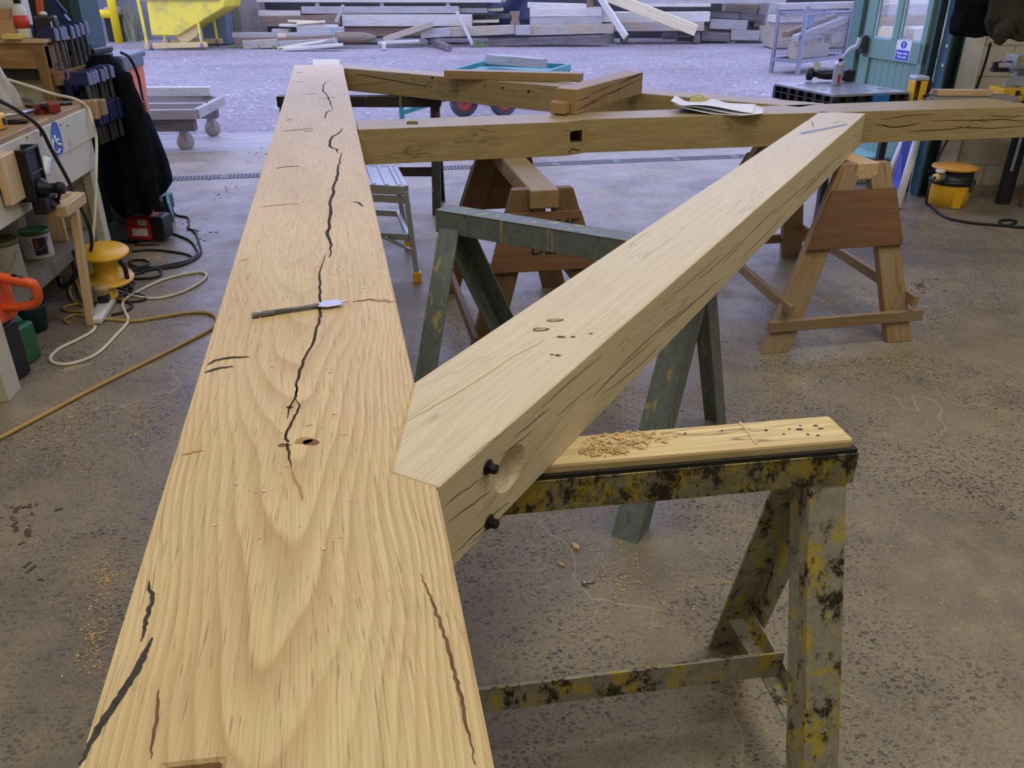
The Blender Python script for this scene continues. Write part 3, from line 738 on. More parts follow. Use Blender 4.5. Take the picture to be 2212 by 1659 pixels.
bc += [blob(1198, 692, .017, .008, 3, ang=.15), blob(1168, 712, .016, .009, 3, ang=.15), blob(1212, 728, .009, .005, 3), blob(1205, 768, .006, .004, 3), blob(1192, 766, .004, .003, 3), blob(1238, 728, .005, .004, 3), blob(1276, 721, .004, .003, 3)]
bc += [blob(1198.5, 692, .0125, .005, 4, z=ZB + .0006, ang=.15), blob(1168.5, 712, .0115, .006, 4, z=ZB + .0006, ang=.15)]
bc += [tcr(p, .003, 1, .002) for p in ([(1740, 262), (1748, 258)], [(1800, 268), (1812, 262), (1832, 266)], [(1752, 262), (1758, 276)])]
brace = beam('oak_brace', 'square oak brace set diagonally from the wide beam to the cross beam', [n1, n2, n3, b2, b1], angB, [oak_pale, crack_dark, green_line, knot_brown, stain_grey], cuts=[cyl_cut], cracks=bc, org=n3)
# coach screws driven into the side of the brace
bpy.context.view_layer.update()
def to_local(o, p): return o.matrix_world.inverted() @ Vector(p)
for x, y in ((1053, 1009), (1056, 1127)):
    p = sidept(x, y); m = MB((0, 0, 0)); c = to_local(brace, p); nl = to_local(brace, p + bn) - c
    m.lathe([(.0125, -.004), (.0125, .002), (.011, .003)], c, nl, 16); m.lathe([(.0085, .003), (.0085, .014), (.007, .0155)], c, nl, 6, smooth=False)
    s_ = m.build('screw_head', iron, brace, loc=(0, 0, 0)); s_['label'] = 'black hexagonal coach screw head'
p = hole - bn * .03; c = to_local(brace, p); nl = to_local(brace, p + bn) - c
m = MB((0, 0, 0)); m.lathe([(.009, -.02), (.009, .004), (.008, .005)], c + (to_local(brace, hole - bd) - to_local(brace, hole)) * .012 - V(0, 0, .012), nl, 14); bo = m.build('bolt_end', steel, brace, loc=(0, 0, 0)); bo['label'] = 'bright steel bolt end inside the drilled hole'

# --- cross beam (tie)
tf0 = W(774, 280, ZB); tf1 = W(1228, 263, ZB); tf2 = W(1266, 257.8, ZB); tf3 = W(1560, 247.5, ZB); tfe = W(2255, 229.5, ZB); tbe = W(2130, 212, ZB); tb0 = W(770, 260.5, ZB)
td = (tfe - tf2).normalized(); angT = math.atan2(td.y, td.x); tn_ = V(td.y, -td.x, 0)
def tsoff(x, y, base=tf1):
    r = Vector(_ray(x, y)); o = V(0, 0, EYE); k = (base - o).dot(tn_) / r.dot(tn_); return o + r * k
def cut_slot(loc):
    A = tsoff(1233, 285); B = tsoff(1262, 311); m = MB((0, 0, 0))
    ra = loc(A + tn_ * .08); rb = loc(B + tn_ * .08); ext = loc(A - tn_ * .26) - loc(A)
    z1, z0 = loc(A).z, loc(B).z
    m.prism([V(ra.x, ra.y, z0), V(rb.x, ra.y, z0), V(rb.x, ra.y, z1), V(ra.x, ra.y, z1)], ext); return m
def cut_sliver(loc):
    A = tsoff(1233, 287); B = tsoff(1237, 297); m = MB((0, 0, 0)); ra = loc(A + tn_ * .02); rb = loc(B + tn_ * .02); sk_ = loc(A - tn_ * .5 - td * .035) - loc(A)
    z1, z0 = loc(A).z, loc(B).z
    m.prism([V(ra.x, ra.y, z0), V(rb.x, ra.y, z0), V(rb.x, ra.y, z1), V(ra.x, ra.y, z1)], sk_); return m
def cut_top(loc):
    q = [loc(p) for p in T((877, 269), (904, 269), (901, 261.5), (880, 261.5))]
    m = MB((0, 0, 0)); m.prism([V(p.x, p.y, .02) for p in q], (0, 0, -.11)); return m
def tcrack(px, w, base=tf1):
    P = [tsoff(x, y, base) for x, y in px]; S = spline(P, 4)
    for p in S[1:-1]: p.z += random.uniform(-.002, .002)
    return (S, taper(len(S), w), 1, tuple(tn_))
tc = [tcrack(p, w) for p, w in (
 ([(930, 292), (990, 298), (1060, 304), (1130, 301)], .005), ([(860, 306), (960, 316), (1040, 322)], .004), ([(800, 318), (900, 330), (1000, 334)], .003), ([(1000, 281), (1080, 288), (1150, 291)], .003),
 ([(1100, 315), (1160, 312), (1220, 308)], .003), ([(830, 290), (900, 296), (950, 300)], .0025), ([(800, 335), (900, 343), (1000, 342)], .002), ([(1228, 330), (1238, 322), (1255, 326)], .006))]
tc += [tcrack(p, w, tfe) for p, w in (
 ([(1890, 268), (1935, 274), (1990, 266)], .005), ([(1960, 284), (2040, 280), (2100, 272)], .004), ([(2090, 262), (2150, 258), (2212, 262)], .004), ([(2010, 262), (2090, 259), (2140, 264)], .003),
 ([(2060, 274), (2140, 277), (2212, 272)], .004), ([(1900, 258), (1960, 250), (2020, 246)], .003), ([(2130, 248), (2180, 252), (2212, 250)], .003))]
tie = beam('oak_tie_beam', 'long oak cross beam with wavy dark grain lines, under the clipboard', [tf0, tf1, tf2, tfe, tbe, tb0], angT, [oak_mid, crack_dark], cuts=[cut_slot, cut_sliver, cut_top], cracks=tc, org=tf0)

# --- far beam slanting from the far end of the wide beam to the cross beam
r0, r0b, r1, r1b = W(743, 147, ZB), W(743, 140, ZB), W(1728, 231, ZB), W(1782, 223, ZB)
rdv = (r1 - r0).normalized()
rn = V(rdv.y, -rdv.x, 0)
def rs(x, y):
    r = Vector(_ray(x, y)); o = V(0, 0, EYE); k = (r0 - o).dot(rn) / r.dot(rn); return o + r * k
rc = [([rs(*p) for p in q], w, 1, tuple(rn)) for q, w in (([(770, 160), (830, 170), (880, 180), (932, 187)], [.004, .006, .006, .003]), ([(914, 185), (918, 190)], .004), ([(925, 180), (933, 188), (916, 184)], .004), ([(986, 172), (985, 217)], .003))]
rc += [([rs(x + math.cos(a) * r, y + math.sin(a) * r) for a in [k * PI / 5 for k in range(10)]], 'poly', 1, tuple(rn)) for x, y, r in ((934, 168, 3), (1047, 186, 2), (1142, 198, 3.4), (1086, 190, 2.6), (1111, 198, 1.6))]
beam('oak_rafter', 'far oak beam slanting from the far end of the wide beam to the cross beam', [r0, r1, r1b, r0b], math.atan2(rdv.y, rdv.x), [oak_mid, crack_dark], cracks=rc, org=r0)

# --- short tenoned post lying across the two beams
pz = .116; pr = V(.308, 4.123, 0); pu = V(.439, .797, 0).normalized(); pv = V(-pu.y, pu.x, 0)
o_p = thing('oak_post', 'short square oak post with a stub tenon lying across the two far beams', 'timber beam', pr + V(0, 0, ZB))
mb = MB(o_p.location); PL = .88; PW = .116
b0 = pr + V(0, 0, ZB + .0008)
face = [b0, b0 + pv * PW, b0 + pv * PW + V(0, 0, pz), b0 + V(0, 0, pz)]
mb.prism(face, pu * PL, ax=pu); mb.build('post_body', oak_bit, o_p, bevel=.003)
mb = MB(o_p.location); tb_ = b0 + pv * .034 + V(0, 0, .004)
for a0, L_ in ((-.055, .0545), (PL + .0005, .06)):
    mb = MB(o_p.location); q = tb_ + pu * a0; mb.prism([q, q + pv * .082, q + pv * .082 + V(0, 0, .058), q + V(0, 0, .058)], pu * L_, ax=pu); mb.build('tenon', oak_bit, o_p, bevel=.006)
mb = MB(o_p.location)
for z_, t0, t1, dz_ in ((.035, .1, .55, .03), (.075, .15, .45, .02), (.05, .4, .85, .035), (.09, .5, .86, .018), (.02, .0, .3, .02), (.062, .02, .16, .006), (.10, .6, .88, .012)):
    P = jit([b0 + pu * (t0 + (t1 - t0) * k / 4) + V(0, 0, z_ + dz_ * k / 4) - pv * .0006 for k in range(5)], .0); mb.ribbon(P, taper(len(P), .004), 0, tuple(-pv))
mb.build('drying_cracks', crack_dark, o_p)

# --- batten lying on the far beam
q0, q1 = W(965, 167, ZB + .0), W(1270, 171, ZB)
fb = rs(965, 167)
A = W(964, 151, ZB + .05); Bq = W(1258, 158, ZB + .05)
bdir = (Bq - A).normalized(); bt = V(-bdir.y, bdir.x, 0)
o_b = thing('oak_batten', 'thin sawn oak batten lying flat on the far beam', 'batten', A * .5 + Bq * .5 - V(0, 0, .043))
mb = MB(o_b.location); zc = ZB + .0262
mb.bar(V(A.x, A.y, zc), V(Bq.x, Bq.y, zc), .11, .05); mb.build('batten_body', oak_mid if False else oak_bit, o_b, bevel=.002)

# --- clipboard with papers over the cross beam
cc = W(1545, 239, ZB); cb = thing('clipboard', 'clipboard with a brass clip lying under papers on the cross beam', 'clipboard', cc)
cu_ = V(.96, -.28, 0).normalized(); cv_ = V(-cu_.y, cu_.x, 0)
mb = MB(cb.location); mb.frame(cc + V(0, 0, .002), (.33, .235, .0035), cu_, cv_, V(0, 0, 1)); mb.build('board', plain('clipboard_grey', srgb(92, 94, 100), .6), cb)
clp = W(1507, 232, ZB); mb = MB(cb.location)
mb.frame(clp + V(.02, .0, .012), (.15, .032, .005), cu_, cv_, V(0, 0, 1)); mb.frame(clp + V(0, .0, .03), (.085, .004, .045), cu_, (cv_ + V(0, 0, .4)).normalized(), V(0, 0, 1))
mb.tube([clp + cu_ * x + V(0, .0, .055 + .008 * math.cos(x * 60)) for x in [-.04 + .08 * k / 12 for k in range(13)]], .004, 6)
mb.build('clip', plain('brass_clip', srgb(206, 196, 130), .35, .5), cb, bevel=.001)
labs = ('curled top sheet of white paper on the clipboard', 'lower white sheet of paper sliding off the clipboard', 'lowest white sheet of paper hanging past the cross beam edge')
for k in range(3):
    def pf(i, j, k=k):
        u = -.21 + .40 * i + .02 * k; v_ = -.125 + .215 * j - .012 * k
        z = .026 - .006 * k + .014 * math.sin(4.5 * i + k) * (1 - j) + .05 * max(0, .14 - i) * (4 if k == 0 else 1.2) + .035 * max(0, j - .75) * 2 * (math.exp(-((i - .48) * 9) ** 2) if k == 0 else 0)
        return cc + cu_ * u + cv_ * v_ + V(0, 0, max(z, .0075 - .002 * k) )
    mb = MB(cc); mb.grid(pf, 24, 10); one(mb, 'paper_sheet', paper, labs[k], 'paper', 'papers on the clipboard', solid=.0006)

# --- steel rule on the brace, spade bit on the wide beam
ra, rb = W(1728, 289.5, ZB), W(1830, 269.5, ZB); u = (rb - ra).normalized(); vv = V(-u.y, u.x, 0)
mb = MB(ra); zr = V(0, 0, .0012); w_ = .017
mb.prism([ra + vv * -.6 * w_ + zr * .2, rb - vv * w_ * .2 + zr * .2, rb + vv * w_ * .8 + zr * .2, ra + u * .03 + vv * w_ * 1.1 + zr * .2], (0, 0, .0014))
one(mb, 'steel_rule', steel_dull, 'flat grey steel rule lying across the end of the diagonal brace', 'ruler')
s0, s1, s2 = W(545, 687.5, ZB), W(683, 664, ZB), W(750, 656, ZB); u = (s2 - s0).normalized(); vv = V(-u.y, u.x, 0)
sb = thing('spade_bit', 'flat steel spade drill bit lying on the wide oak beam', 'drill bit', s0); up = V(0, 0, .0055)
mb = MB(sb.location); L1 = (s1 - s0).length
mb.lathe([(.0055, 0), (.006, .003), (.006, .012), (.0045, .014), (.0045, .018), (.006, .02), (.006, .045)], s0 + up, u, 6, smooth=False)
mb.lathe([(.0048, .045), (.0048, L1 - .012), (.0056, L1 + .004)], s0 + up, u, 14); mb.build('shank', steel_dull, sb)
mb = MB(sb.location); e = s0 + u * L1 + V(0, 0, .0042); LB = .052; hw = .0165
pl = [e - vv * .005, e + u * .016 - vv * hw, e + u * LB - vv * hw, e + u * (LB - .006) - vv * .004, e + u * (LB + .016), e + u * (LB - .006) + vv * .004, e + u * LB + vv * hw, e + u * .016 + vv * hw, e + vv * .005]
mb.prism(pl, (0, 0, .0032)); mb.build('cutting_blade', steel, sb, bevel=.0006)
# ================================================================ trestles and sawhorses
def steel_trestle(name, label, pA, pB, ztop, spread, m_rail, m_leg, board=None, foot_in=.0, rail_w=.065, leg_w=.062, low=.26, low_rail=True, cross=True, skew=0.0, t=.006):
    """pA,pB: ends of the top rail (floor plan); legs splay sideways by 'spread'"""
    pA = V(pA[0], pA[1], 0); pB = V(pB[0], pB[1], 0); u = (pB - pA).normalized(); v = V(-u.y, u.x, 0); Z = V(0, 0, 1)
    o = thing(name, label, 'trestle', (pA + pB) / 2)
    zr = ztop - (board[1] if board else 0)
    if board:
        mb = MB(o.location); bw, bt = board[0], board[1]
        A = pA + u * .01; B = pB - u * .01; n = 7
        mb.bar(A + Z * (ztop - bt / 2), B + Z * (ztop - bt / 2), bw, bt - .001)
        zz_ = ztop + .0006
        for x, y, rx, ry in ((1727, 927, .0075, .0028), (1705, 926, .003, .002), (1693, 937, .0028, .0018), (1745, 938, .0034, .0022), (1767, 940, .0034, .0022), (1829, 932, .0034, .0022), (1762, 919, .005, .0025), (1773, 925, .006, .002), (1655, 929, .003, .003), (1729, 919, .003, .0016), (1480, 936, .003, .002), (1560, 930, .0028, .002)):
            c_ = W(x, y, zz_); mb.poly([c_ + V(math.cos(a) * rx, math.sin(a) * ry, 0) for a in [q * PI / 5 for q in range(10)]], 1)
        mb.ribbon([W(1598, 911, zz_), W(1615, 932, zz_), W(1634, 958, zz_)], .005, 2)
        bo = mb.build('top_board', [pine_board, black_and_shade, knot_brown if False else pine], o, bevel=.006, seg=2); bo['label'] = 'pale pine board screwed on top'
        mb = MB(o.location); mb.bar(pA + u * .004 + Z * (zr + .004), pB - u * .004 + Z * (zr + .004), bw + .016, .008); mb.build('packing_strip', black_and_shade, o)
    mb = MB(o.location); hw = (board[0] / 2 + .010) if board else .045
    # channel rail: web on top, two hanging flanges
    mb.bar(pA + Z * (zr - .004), pB + Z * (zr - .004), 2 * hw, .007)
    for s in (-1, 1): mb.bar(pA + v * s * (hw - .003) + Z * (zr - rail_w / 2), pB + v * s * (hw - .003) + Z * (zr - rail_w / 2), .006, rail_w)
    mb.build('top_rail', m_rail, o, bevel=.0015)
    for e, P in ((-1, pA), (1, pB)):
        for s in (-1, 1):
            top = P - u * e * (.012) + v * s * (hw - .012) + Z * (zr - rail_w * .55)
            ft = P - u * e * (.012 + (foot_in if not isinstance(foot_in, tuple) else foot_in[0 if e < 0 else 1])) + v * (s * spread + skew)
            mb = MB(o.location); ax = (ft - top).normalized(); side = (v * -s); side = (side - ax * side.dot(ax)).normalized()
            if board and s == -1: mb.angle(top - u * e * leg_w, ft - u * e * leg_w, u * e, side, leg_w, t)
            else: mb.angle(top, ft, -u * e, side, leg_w, t)
            mb.build('leg', m_leg, o)
        if cross:
            fr = 1 - low / zr; xt = P - u * e * (.024) + Z * low
            q = hw + (spread - hw) * fr - .035
            mb = MB(o.location); mb.angle(xt + v * q - u * e * .008, xt - v * q - u * e * .008, -u * e, Z, .045, .005); mb.build('cross_bar', m_leg, o)
    if low_rail and cross:
        mb = MB(o.location); mb.angle(pA + u * .05 + Z * (low + .008) + v * .0, pB - u * .035 + Z * (low + .008), Z, v, .066, .005); mb.build('lower_rail', m_leg, o)
    return o
# near trestle: yellow-splashed steel with a pine board
aR = (W(1850, 945, ZT) + W(1800, 897, ZT)) / 2; aDir = (W(1850, 945, ZT) - W(1200, 1000, ZT)).normalized()
aR = V(aR.x, aR.y, 0); aDir.z = 0
steel_trestle('steel_trestle', 'near steel trestle splashed with yellow paint, pine board on top', aR - aDir * 1.15, aR + aDir * .004, ZT, .26, steel_rail, steel_yel, (.093, .026), rail_w=.066, leg_w=.074, low=.145)
# grey-green trestle under the brace
gA = W(955, 447, ZT); gA = V(gA.x, gA.y, 0); gB = W(1365, 512, ZT); gB = gA + (V(gB.x, gB.y, 0) - gA).normalized() * 1.03
gd = (gB - gA).normalized()
steel_trestle('steel_trestle', 'grey-green steel trestle behind the near one, under the middle of the brace', gA, gB, ZT, .436, steel_grn, steel_grn, None, rail_w=.082, leg_w=.084, cross=False, foot_in=(.13, -.02), skew=-.07)
# dark trestle under the far end
kA = W(600, 207, ZT); kB = W(952, 207, ZT); kA = V(kA.x, kA.y, 0); kB = V(kB.x, kB.y, 0)
steel_trestle('steel_trestle', 'dark rusty steel trestle under the far end of the wide beam', kA, kB, ZT, .22, steel_dark, steel_dark, None, rail_w=.07, leg_w=.06, low=.22)

def sawhorse(label, f, b, ztop, hs, m_leg, m_pan, m_top, ft=.16, panel=(.30, .62), text=None, ext=.07, beam_w=.12, beam_h=.075, skew=0.0):
    f = V(f[0], f[1], 0); b = V(b[0], b[1], 0); u = (f - b).normalized(); v = V(-u.y, u.x, 0); Z = V(0, 0, 1)
    o = thing('sawhorse', label, 'sawhorse', (f + b) / 2)
    mb = MB(o.location); mb.bar(b - u * ext + Z * (ztop - beam_h / 2), f + u * ext + Z * (ztop - beam_h / 2), beam_w, beam_h); mb.build('top_beam', m_top, o, bevel=.004)
    for e, P in ((1, f), (-1, b)):
        eu = u * e
        for s in (-1, 1):
            top = P + v * s * (beam_w / 2 + .012) + Z * (ztop - .005); foot = P + v * (s * hs + (skew if e == 1 else 0)) + eu * ft
            mb = MB(o.location); d = (foot - top).normalized(); wv = (v - d * v.dot(d)).normalized(); nv = wv.cross(d)
            w0, th = .125, .042
            # foot cut level with the floor
            k = []
            for q in (-1, 1):
                for r in (-1, 1):
                    base = foot + wv * (q * w0 / 2) + nv * (r * th / 2); base = base - d * (base.z / d.z)
                    tp = top + wv * (q * w0 * .42) + nv * (r * th / 2) ; tp = tp - d * ((tp.z - (ztop - .004)) / d.z)
                    k.append((base, tp))
            order = (0, 1, 3, 2); pts = [k[i][0] for i in order] + [k[i][1] for i in order]
            gc = [Vector((0, .06 * (1 if i in (2, 3) else -1), .02 * (1 if i in (1, 2) else -1))) for i in range(4)] + [Vector((.8, .06 * (1 if i in (2, 3) else -1), .02 * (1 if i in (1, 2) else -1))) for i in range(4)]
            mb._add(pts, [(3, 2, 1, 0), (4, 5, 6, 7), (0, 1, 5, 4), (1, 2, 6, 5), (2, 3, 7, 6), (3, 0, 4, 7)], gc); mb.build('leg', m_leg, o, bevel=.003)
        # plywood gusset on the outside of the pair
        z0, z1 = panel; zz = lambda z: 1 - z / ztop
        n_out = (eu * ztop + Z * ft).normalized()
        def gp(s, z, grow):
            k_ = zz(z); q = beam_w / 2 + .012 + (hs - beam_w / 2 - .012) * k_ + grow
            return P + eu * ft * k_ + v * (s * q + (skew * k_ if e == 1 else 0)) + Z * z + n_out * .024
        mb = MB(o.location); mb.prism([gp(-1, z0, .06), gp(1, z0, .06), gp(1, z1, .055), gp(-1, z1, .055)], n_out * .014, ax=v); pn = mb.build('gusset_panel', m_pan, o, bevel=.002)
        if text and e == 1:
            fr = n_out
            yd = (gp(0, z1, 0) - gp(0, z0, 0)).normalized()
            text_mesh('marker_text', text, .084, black_and_shade, pn, (gp(0, z0, 0) * .44 + gp(0, z1, 0) * .56) + n_out * .0146 + v * .03, v if v.dot(V(1, 0, 0)) > 0 else -v, yd, sx=.9, bold=.001, depth=.0004)
        # foot stretcher
        zs = .12; k_ = zz(zs); q = hs * .98
        mb = MB(o.location); c0 = P + eu * (ft * k_ + .033) + v * (skew * k_ if e == 1 else 0) + Z * zs; mb.bar(c0 - v * (q + .07), c0 + v * (q + .09), .026, .052); mb.build('foot_stretcher', m_leg, o, bevel=.002)
    for s in (-1, 1):
        zs = .20; k_ = 1 - zs / ztop; q = beam_w / 2 + (hs - beam_w / 2) * k_ + .062
        mb = MB(o.location); mb.bar(b - u * (ft * k_ + .09) + v * s * q + Z * zs, f + u * (ft * k_ + .09) + v * (s * q + skew * k_) + Z * zs, .024, .05); mb.build('side_stretcher', m_leg, o, bevel=.002)
    return o
# marked sawhorse under the cross beam
sf = (W(1140.7, 398, ZT) + W(1197.7, 393, ZT)) / 2; sbk = V(sf.x - .16, sf.y + .78, 0)
sawhorse('brown sawhorse with hand-lettered plywood end, under the left part of the cross beam', sf - V(0, .06, 0), sbk, ZT, .30, saw_dark, ply_red, oak_mid if False else saw_wood, ft=.12, panel=(.455, .69), text='FRAME\nDEPT', ext=.06, beam_w=.115)
sf2 = (W(1855, 355, ZT) + W(1903, 350, ZT)) / 2
sawhorse('weathered timber sawhorse with a plain plywood gusset, where brace and cross beam meet', (1.60, 3.80), (1.45, 4.53), ZT, .315, saw_wood, ply_red, pine, ft=.27, panel=(.42, .665), ext=.04, beam_w=.11, skew=-.15)

# aluminium hop-up platform
hz = ZA(4.45, 402)
hr = DY(876, 402, 4.45); hfl = hr + V(-.62, .12, 0); hbk = V(-.19, .80, 0) * .62
o = thing('hop_up_platform', 'small aluminium step platform with yellow feet beside the wide beam', 'step platform', V(hr.x - .3, hr.y + .3, 0))
A, B = V(hr.x, hr.y, hz), V(hfl.x, hfl.y, hz); Cc = B + V(-.12, .50, 0); Dd = A + V(-.12, .50, 0)
mb = MB(o.location); nrib = 9
mb.prism([A, B, Cc, Dd], (0, 0, -.02))
for i in range(nrib):
    t = (i + .5) / nrib; mb.bar(A.lerp(B, t) + V(0, 0, .003), Dd.lerp(Cc, t) + V(0, 0, .003), .022, .008)
for p, q in ((A, B), (Dd, Cc), (A, Dd), (B, Cc)): mb.bar(p - V(0, 0, .022), q - V(0, 0, .022), .03, .05)
mb.build('platform', alu, o, bevel=.002)
for P, ft_ in ((A, V(.045, -.06, 0)), (Dd, V(.045, .06, 0)), (B, V(-.045, -.06, 0)), (Cc, V(-.045, .06, 0))):
    mb = MB(o.location); top = P - V(0, 0, .03); foot = V(P.x, P.y, .03) + ft_
    mb.bar(top, foot, .035, .028, up=(1, 0, 0)); lg = mb.build('leg', alu, o, bevel=.003)
    mb = MB(o.location); mb.box(foot + V(0, 0, -.0), (.045, .04, .06)); mb.build('foot', yellow_p, lg, bevel=.004)
for P, Q, z in ((A, B, .24), (Dd, Cc, .24), (A, B, hz - .075), (A, Dd, .24)):
    k = (hz - z) / hz
    mb = MB(o.location); mb.bar(V(P.x, P.y, z), V(Q.x, Q.y, z), .02, .035); mb.build('rung', alu, o)
mb = MB(o.location); mb.bar(V(A.x + .04, A.y - .03, .16), V(A.x - .13, A.y - .01, .24), .014, .014); mb.build('brace_strut', alu, o)
# ================================================================ workbench side
BO = V(-2.07, 3.0, 0); BU = V(-.132, .991, 0).normalized(); BV = V(-BU.y, BU.x, 0); Z1 = V(0, 0, 1)   # BV points to the wall
def B(t, d, z): return BO + BU * t + BV * d + Z1 * z
def bbox(mb, t0, t1, d0, d1, z0, z1, mi=0):
    return mb.frame(B((t0 + t1) / 2, (d0 + d1) / 2, (z0 + z1) / 2), (t1 - t0, d1 - d0, z1 - z0), BU, BV, Z1, mi)
def onb(x, y, d=0):
    r = Vector(_ray(x, y)); o = V(0, 0, EYE); k = (B(0, d, 0) - o).dot(BV) / r.dot(BV); return o + r * k
bench = thing('workbench', 'cream painted workbench with worn wooden top at the left wall', 'workbench', B(.4, .4, 0))
mb = MB(bench.location); bbox(mb, -1.0, 1.72, .0, .80, .895, .93); mb.build('bench_top', bench_wood, bench, bevel=.004)
mb = MB(bench.location); bbox(mb, -1.0, 1.66, -.012, .012, .75, .905); mb.build('upper_apron', cream, bench, bevel=.002)
mb = MB(bench.location); bbox(mb, -1.0, 1.60, -.004, .016, .60, .748); mb.build('lower_apron', cream, bench, bevel=.002)
for t0, t1, nm in ((1.52, 1.60, 'leg'), (-.06, .06, 'leg')):
    mb = MB(bench.location); bbox(mb, t0, t1, .012, .06, .0, .60 if t0 > 1 else .9)
    if t0 < 1: bbox(mb, t0, t1, -.035, .012, 0, .32)
    mb.build(nm, cream, bench, bevel=.003)
mb = MB(bench.location); bbox(mb, 1.50, 1.56, .72, .78, .0, .895); mb.build('leg', cream, bench)
mb = MB(bench.location); bbox(mb, 1.535, 1.555, .05, .76, .02, .88); mb.build('end_panel', cream_dk, bench)
mb = MB(bench.location); bbox(mb, .31, 1.50, .06, .72, .26, .289); mb.build('lower_shelf', wood('shelf_wood', srgb(150, 140, 118), srgb(132, 120, 98), srgb(90, 80, 62), 'gc', ring=10, crack=.4), bench)
mb = MB(bench.location); bbox(mb, .31, 1.50, .045, .06, .225, .293); mb.build('shelf_edge', plain('shelf_edge_grey', srgb(126, 122, 108), .7, 0, .15), bench)
mb = MB(bench.location); bbox(mb, 1.66, 1.72, -.04, .05, .835, .935); bbox(mb, 1.72, 1.79, -.06, .02, .845, .93); mb.build('end_stop', bench_wood, bench, bevel=.006)
# round blue and white sticker
st = [(112, 262), (122, 264), (130, 285), (137, 318), (136, 330), (119, 340), (113, 320), (109, 285)]
mb = MB(bench.location); mb.prism([onb(x, y, -.0125) for x, y in st], BV * -.0008); sk = mb.build('sticker', blue_st, bench); sk['label'] = 'blue and white sticker'
mb = MB(bench.location); w = lambda pts, r: mb.tube([onb(x, y, -.0142) for x, y in pts], r, 6)
w([(117, 292), (119, 303), (126, 301)], .006); w([(119, 303), (125, 312), (131, 311), (133, 316)], .006)
w([(114, 300), (114, 318), (119, 328), (126, 330), (129, 322)], .004); mb.build('sticker_symbol', sign_white, sk)
mb = MB(bench.location)
for x, y in ((206, 263), (88, 289), (58, 297), (131, 270), (146, 272)):
    c = onb(x, y, -.013); mb.lathe([(.012 if x in (206, 88) else .005, 0), (.012 if x in (206, 88) else .005, .001)], c, BV * -1, 12)
mb.build('screw_hole', black_and_shade, bench)['kind'] = 'stuff'
# paper tag hanging from the apron
tg = onb(102, 345, -.03)
mb = MB(tg); mb.grid(lambda i, j: onb(92 + 22 * i * (1 - .3 * j), 335 + 38 * j + 8 * i, -.03 - .02 * math.sin(3 * i)), 5, 5); one(mb, 'paper_tag', paper, 'white paper tag hanging on the front of the workbench', 'tag', solid=.001)

# woodworking vise
vz = thing('bench_vise', 'black iron woodworking vise on the front of the workbench', 'vise', onb(40, 380, -.02))
mb = MB(vz.location); bbox(mb, 0.400, 0.560, -.045, -.013, .68, .88); mb.build('wooden_jaw', pine, vz, bevel=.004)
mb = MB(vz.location)
bbox(mb, 0.540, 0.700, -.075, -.06, .66, .88); bbox(mb, 0.540, 0.555, -.085, -.013, .66, .88); bbox(mb, 0.685, 0.700, -.085, -.013, .66, .88); bbox(mb, 0.560, 0.690, -.085, -.06, .865, .88); bbox(mb, 0.560, 0.690, -.085, -.06, .77, .78); bbox(mb, 0.560, 0.690, -.11, -.05, .60, .67)
mb.build('jaw_casting', iron, vz, bevel=.006, seg=2)
mb = MB(vz.location); mb.lathe([(.05, 0), (.046, .03), (.034, .045), (.022, .055), (.022, .085), (.027, .09), (.027, .112), (.018, .116)], B(.63, -.06, .70), BV * -1, 20); mb.build('screw_boss', iron, vz)
mb = MB(vz.location); mb.lathe([(.018, 0), (.018, .055)], B(.63, -.06, .625), BV * -1, 14); mb.build('guide_rod', iron, vz)
mb = MB(vz.location); h0 = B(.63, -.165, .70); h1 = DY(124, 436, 3.70); mb.tube([h0 + (h0 - h1) * .12, h0, h1], .008, 10); mb.lathe([(.004, 0), (.013, .004), (.013, .016), (.004, .022)], h1, h1 - h0, 12); mb.build('handle_bar', plain('rusty_bar', srgb(62, 44, 36), .5, .5), vz)

# things lying on the bench top
z = .93
def fclamp(label, p0, p1, p2, d_head):
    """red F-clamp lying: bar p0-p1, screw handle p2"""
    o = thing('bar_clamp', label, 'clamp', p0, 'red clamps on the bench')
    mb = MB(o.location); mb.tube([p0, p1], .011, 12); mb.build('pipe', steel, o)
    a = (p1 - p0).normalized(); s = V(-a.y, a.x, 0)
    mb = MB(o.location); mb.frame(p1 + a * .03, (.05, .055, .05), a, s, Z1); mb.build('red_jaw', red_dk, o, bevel=.01, seg=2)
    mb = MB(o.location); mb.tube([p1 + a * .03 - s * .06 + V(0, 0, .012), p1 + a * .03 + s * .09 + V(0, 0, .012)], .009, 10); mb.build('screw_bar', blackp, o)
    return o
fclamp('silver pipe clamp with red jaw lying at the back of the bench', W(48, 215, z + .03), W(110, 231, z + .03), None, 0)
fclamp('second pipe clamp with red jaw, nearer the front edge of the bench', W(2, 252, z + .02), W(78, 239, z + .02), None, 0)
mk = W(12, 262, z + .012); mb = MB(mk); mb.tube([W(12, 264, z + .011), W(55, 262, z + .011), W(62, 262, z + .011)], [.011, .011, .004], 10)
one(mb, 'marker_pen', blackp, 'black marker lying near the front edge of the bench', 'pen')
tp = W(2, 274, z + .03)
o = thing('tape_measure', 'yellow tape measure at the left edge of the bench top', 'tape measure', W(2, 280, z))
mb = MB(o.location); mb.frame(o.location + V(0, 0, .036), (.045, .075, .07), BV, BU, Z1); mb.build('case', yellow_p, o, bevel=.014, seg=3)
mb = MB(o.location); mb.frame(o.location + V(.023, 0, .034), (.004, .03, .03), V(1, 0, 0), V(0, 1, 0), Z1); mb.build('clip', blackp, o)
